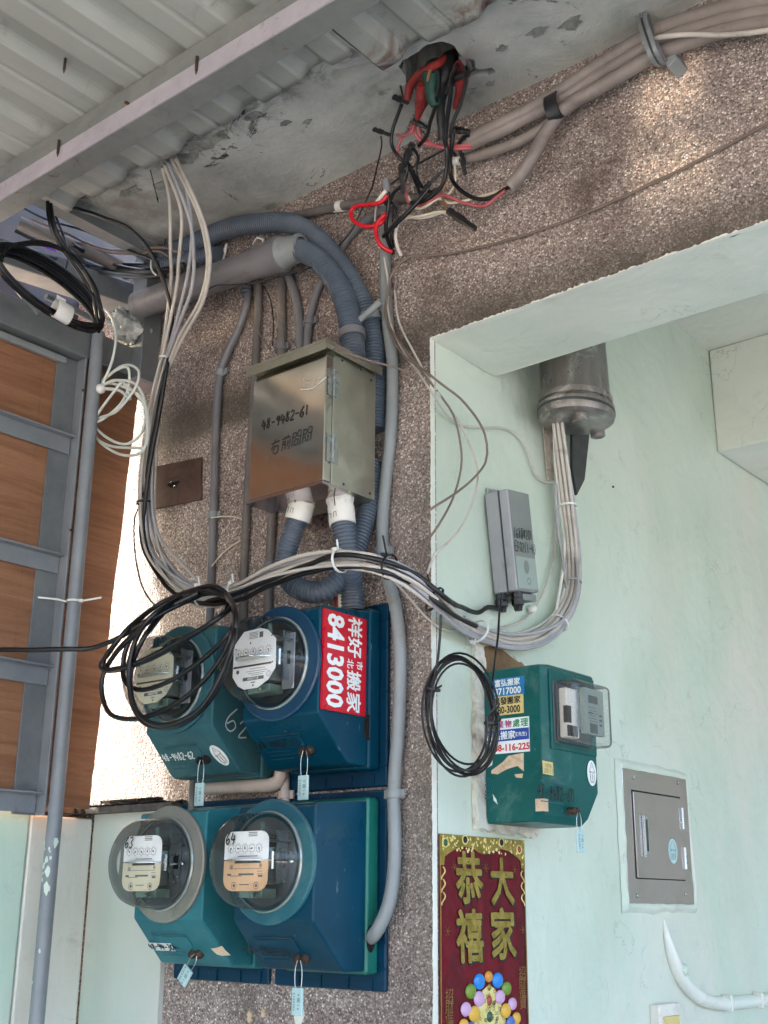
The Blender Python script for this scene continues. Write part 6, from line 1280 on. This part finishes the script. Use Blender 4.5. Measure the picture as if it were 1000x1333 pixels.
wt_ = meshobj('white_tag', MB().lathe(p0, axx, [(.021, 0), (.0215, .001), (.0215, (p1-p0).length), (.021, (p1-p0).length+.001)], 16, False, 1, .7, (0, 0, 1)).obox(p0+V((.004, 0, .016)), axx*.022, (0, 0, .011), (.0008, 0, 0)), 'tie', tc, smooth=40)
# white coil
def fW(u, k, j=1, a=(0,)*6):
    return None
wl = [[(130, 500), (148, 484), (166, 478), (168, 500), (158, 525), (135, 545), (123, 548), (122, 530), (128, 505)], [(131, 503), (150, 495), (176, 500), (189, 525), (186, 560), (165, 578), (140, 570), (122, 552), (120, 530), (129, 506)],
      [(131, 505), (155, 508), (170, 520), (160, 498), (150, 508), (128, 538), (121, 555), (130, 575), (158, 592), (185, 588), (192, 560), (186, 525), (160, 498), (140, 498)], [(130, 498), (160, 476), (180, 482), (176, 505), (152, 535), (124, 547), (121, 565), (142, 580), (175, 583), (190, 580), (193, 545), (182, 515), (150, 500)]]
wc = thing('cable_coil', 'small loose coil of white cable hanging beside the grey pole', 'cable coil', W(130, 503, .16))
for k, rl in enumerate(wl):
    pts = [W(x, y, .15+.006*math.sin(i*1.3+k)) for i, (x, y) in enumerate(rl)]; meshobj('loop', MB().tube(crom(pts+pts[:2], .008), .0030, 7), 'white_coil', wc, smooth=60)
meshobj('tie', blob(W(131, 506, .16), .011, (12, 8), .2), 'tie', wc, smooth=80)
cable('coil_lead', [W(135, 402, .17), W(146, 414, .165), W(151, 440, .16), W(146, 470, .16), (W(138, 490, .16)), W(131, 506, .158)], .0030, 'white_coil', 'white lead running up from the small white coil to the rail', 'cable')
# odd cables and ties around the upper left gap
gB = 'dark cables running level behind the hanging white cables'
cable('back_cable', [X(95, 318, -.85), W(130, 338, .10), W(170, 344, .08), W(215, 342, .06), W(250, 332, .05), W(285, 332, .03)], .005, 'black', 'dark cable running level in the gap above the steel rail', 'cable', gB)
cable('back_cable', [X(90, 328, -.85), W(125, 348, .10), W(175, 352, .09), W(210, 352, .07), W(240, 345, .06)], .006, 'dark_plate', 'lower dark cable in the gap above the steel rail', 'cable', gB)
cable('back_cable', [X(98, 315, -.88), W(140, 328, .12), W(180, 330, .10), W(205, 327, .09), W(222, 335, .08)], .003, 'brown_cable', 'thin reddish brown cable in the gap above the steel rail', 'cable', gB)
cable('back_cable', [W(206, 330, .05), W(232, 322, .04), W(262, 318, .03), W(290, 335, .02), W(300, 340, .02)], .006, 'pvc_old', 'short brown cable behind the white cables at the slab', 'cable', gB)
for p_, lb in (([(292, 326, .07), (295, 318, .085), (293, 330, .09), (290, 340, .07)], 'white tie hanging above the large pipe near the left cables'), ([(197, 334, .08), (197, 350, .09), (203, 358, .09), (210, 360, .08)], 'white tie hanging behind the leftmost white cable'), ([(330, 318, .05), (335, 309, .07), (343, 312, .07), (342, 318, .06)], 'curled white tie above the large pipe collar')):
    cable('tie_end', [W(*q_) for q_ in p_], .0022, 'tie', lb, 'tie')
cable('thin_wire', [W(316, 372, .03), W(322, 400, .022), W(335, 430, .02), W(352, 455, .02)], .0016, 'brown_cable', 'thin brown wire dangling beside the pipes above the cabinet', 'wire')
cable('thin_wire', [W(343, 372, .03), W(352, 390, .02), W(356, 420, .015), W(355, 450, .015)], .0013, 'black', 'hair-thin black wire dangling between the pipes above the cabinet', 'wire')
cable('cabinet_wire', [W(430, 452, .175), W(460, 462, .16), W(490, 472, .12), W(520, 480, .08), W(540, 492, .05)], .0019, 'brown_cable', 'brown wire lying over the cabinet hood towards the corner wires', 'wire')
for (x, lb, m_) in ((438, 'red wire stub behind the straight ribbed conduit', 'red_tape'), (443, 'beige wire stub behind the straight ribbed conduit', 'beige_wire')):
    cable('wire_stub', [W(x-1, 765, .07), W(x, 780, .07), W(x+1, 800, .07)], .0045, m_, lb, 'wire')
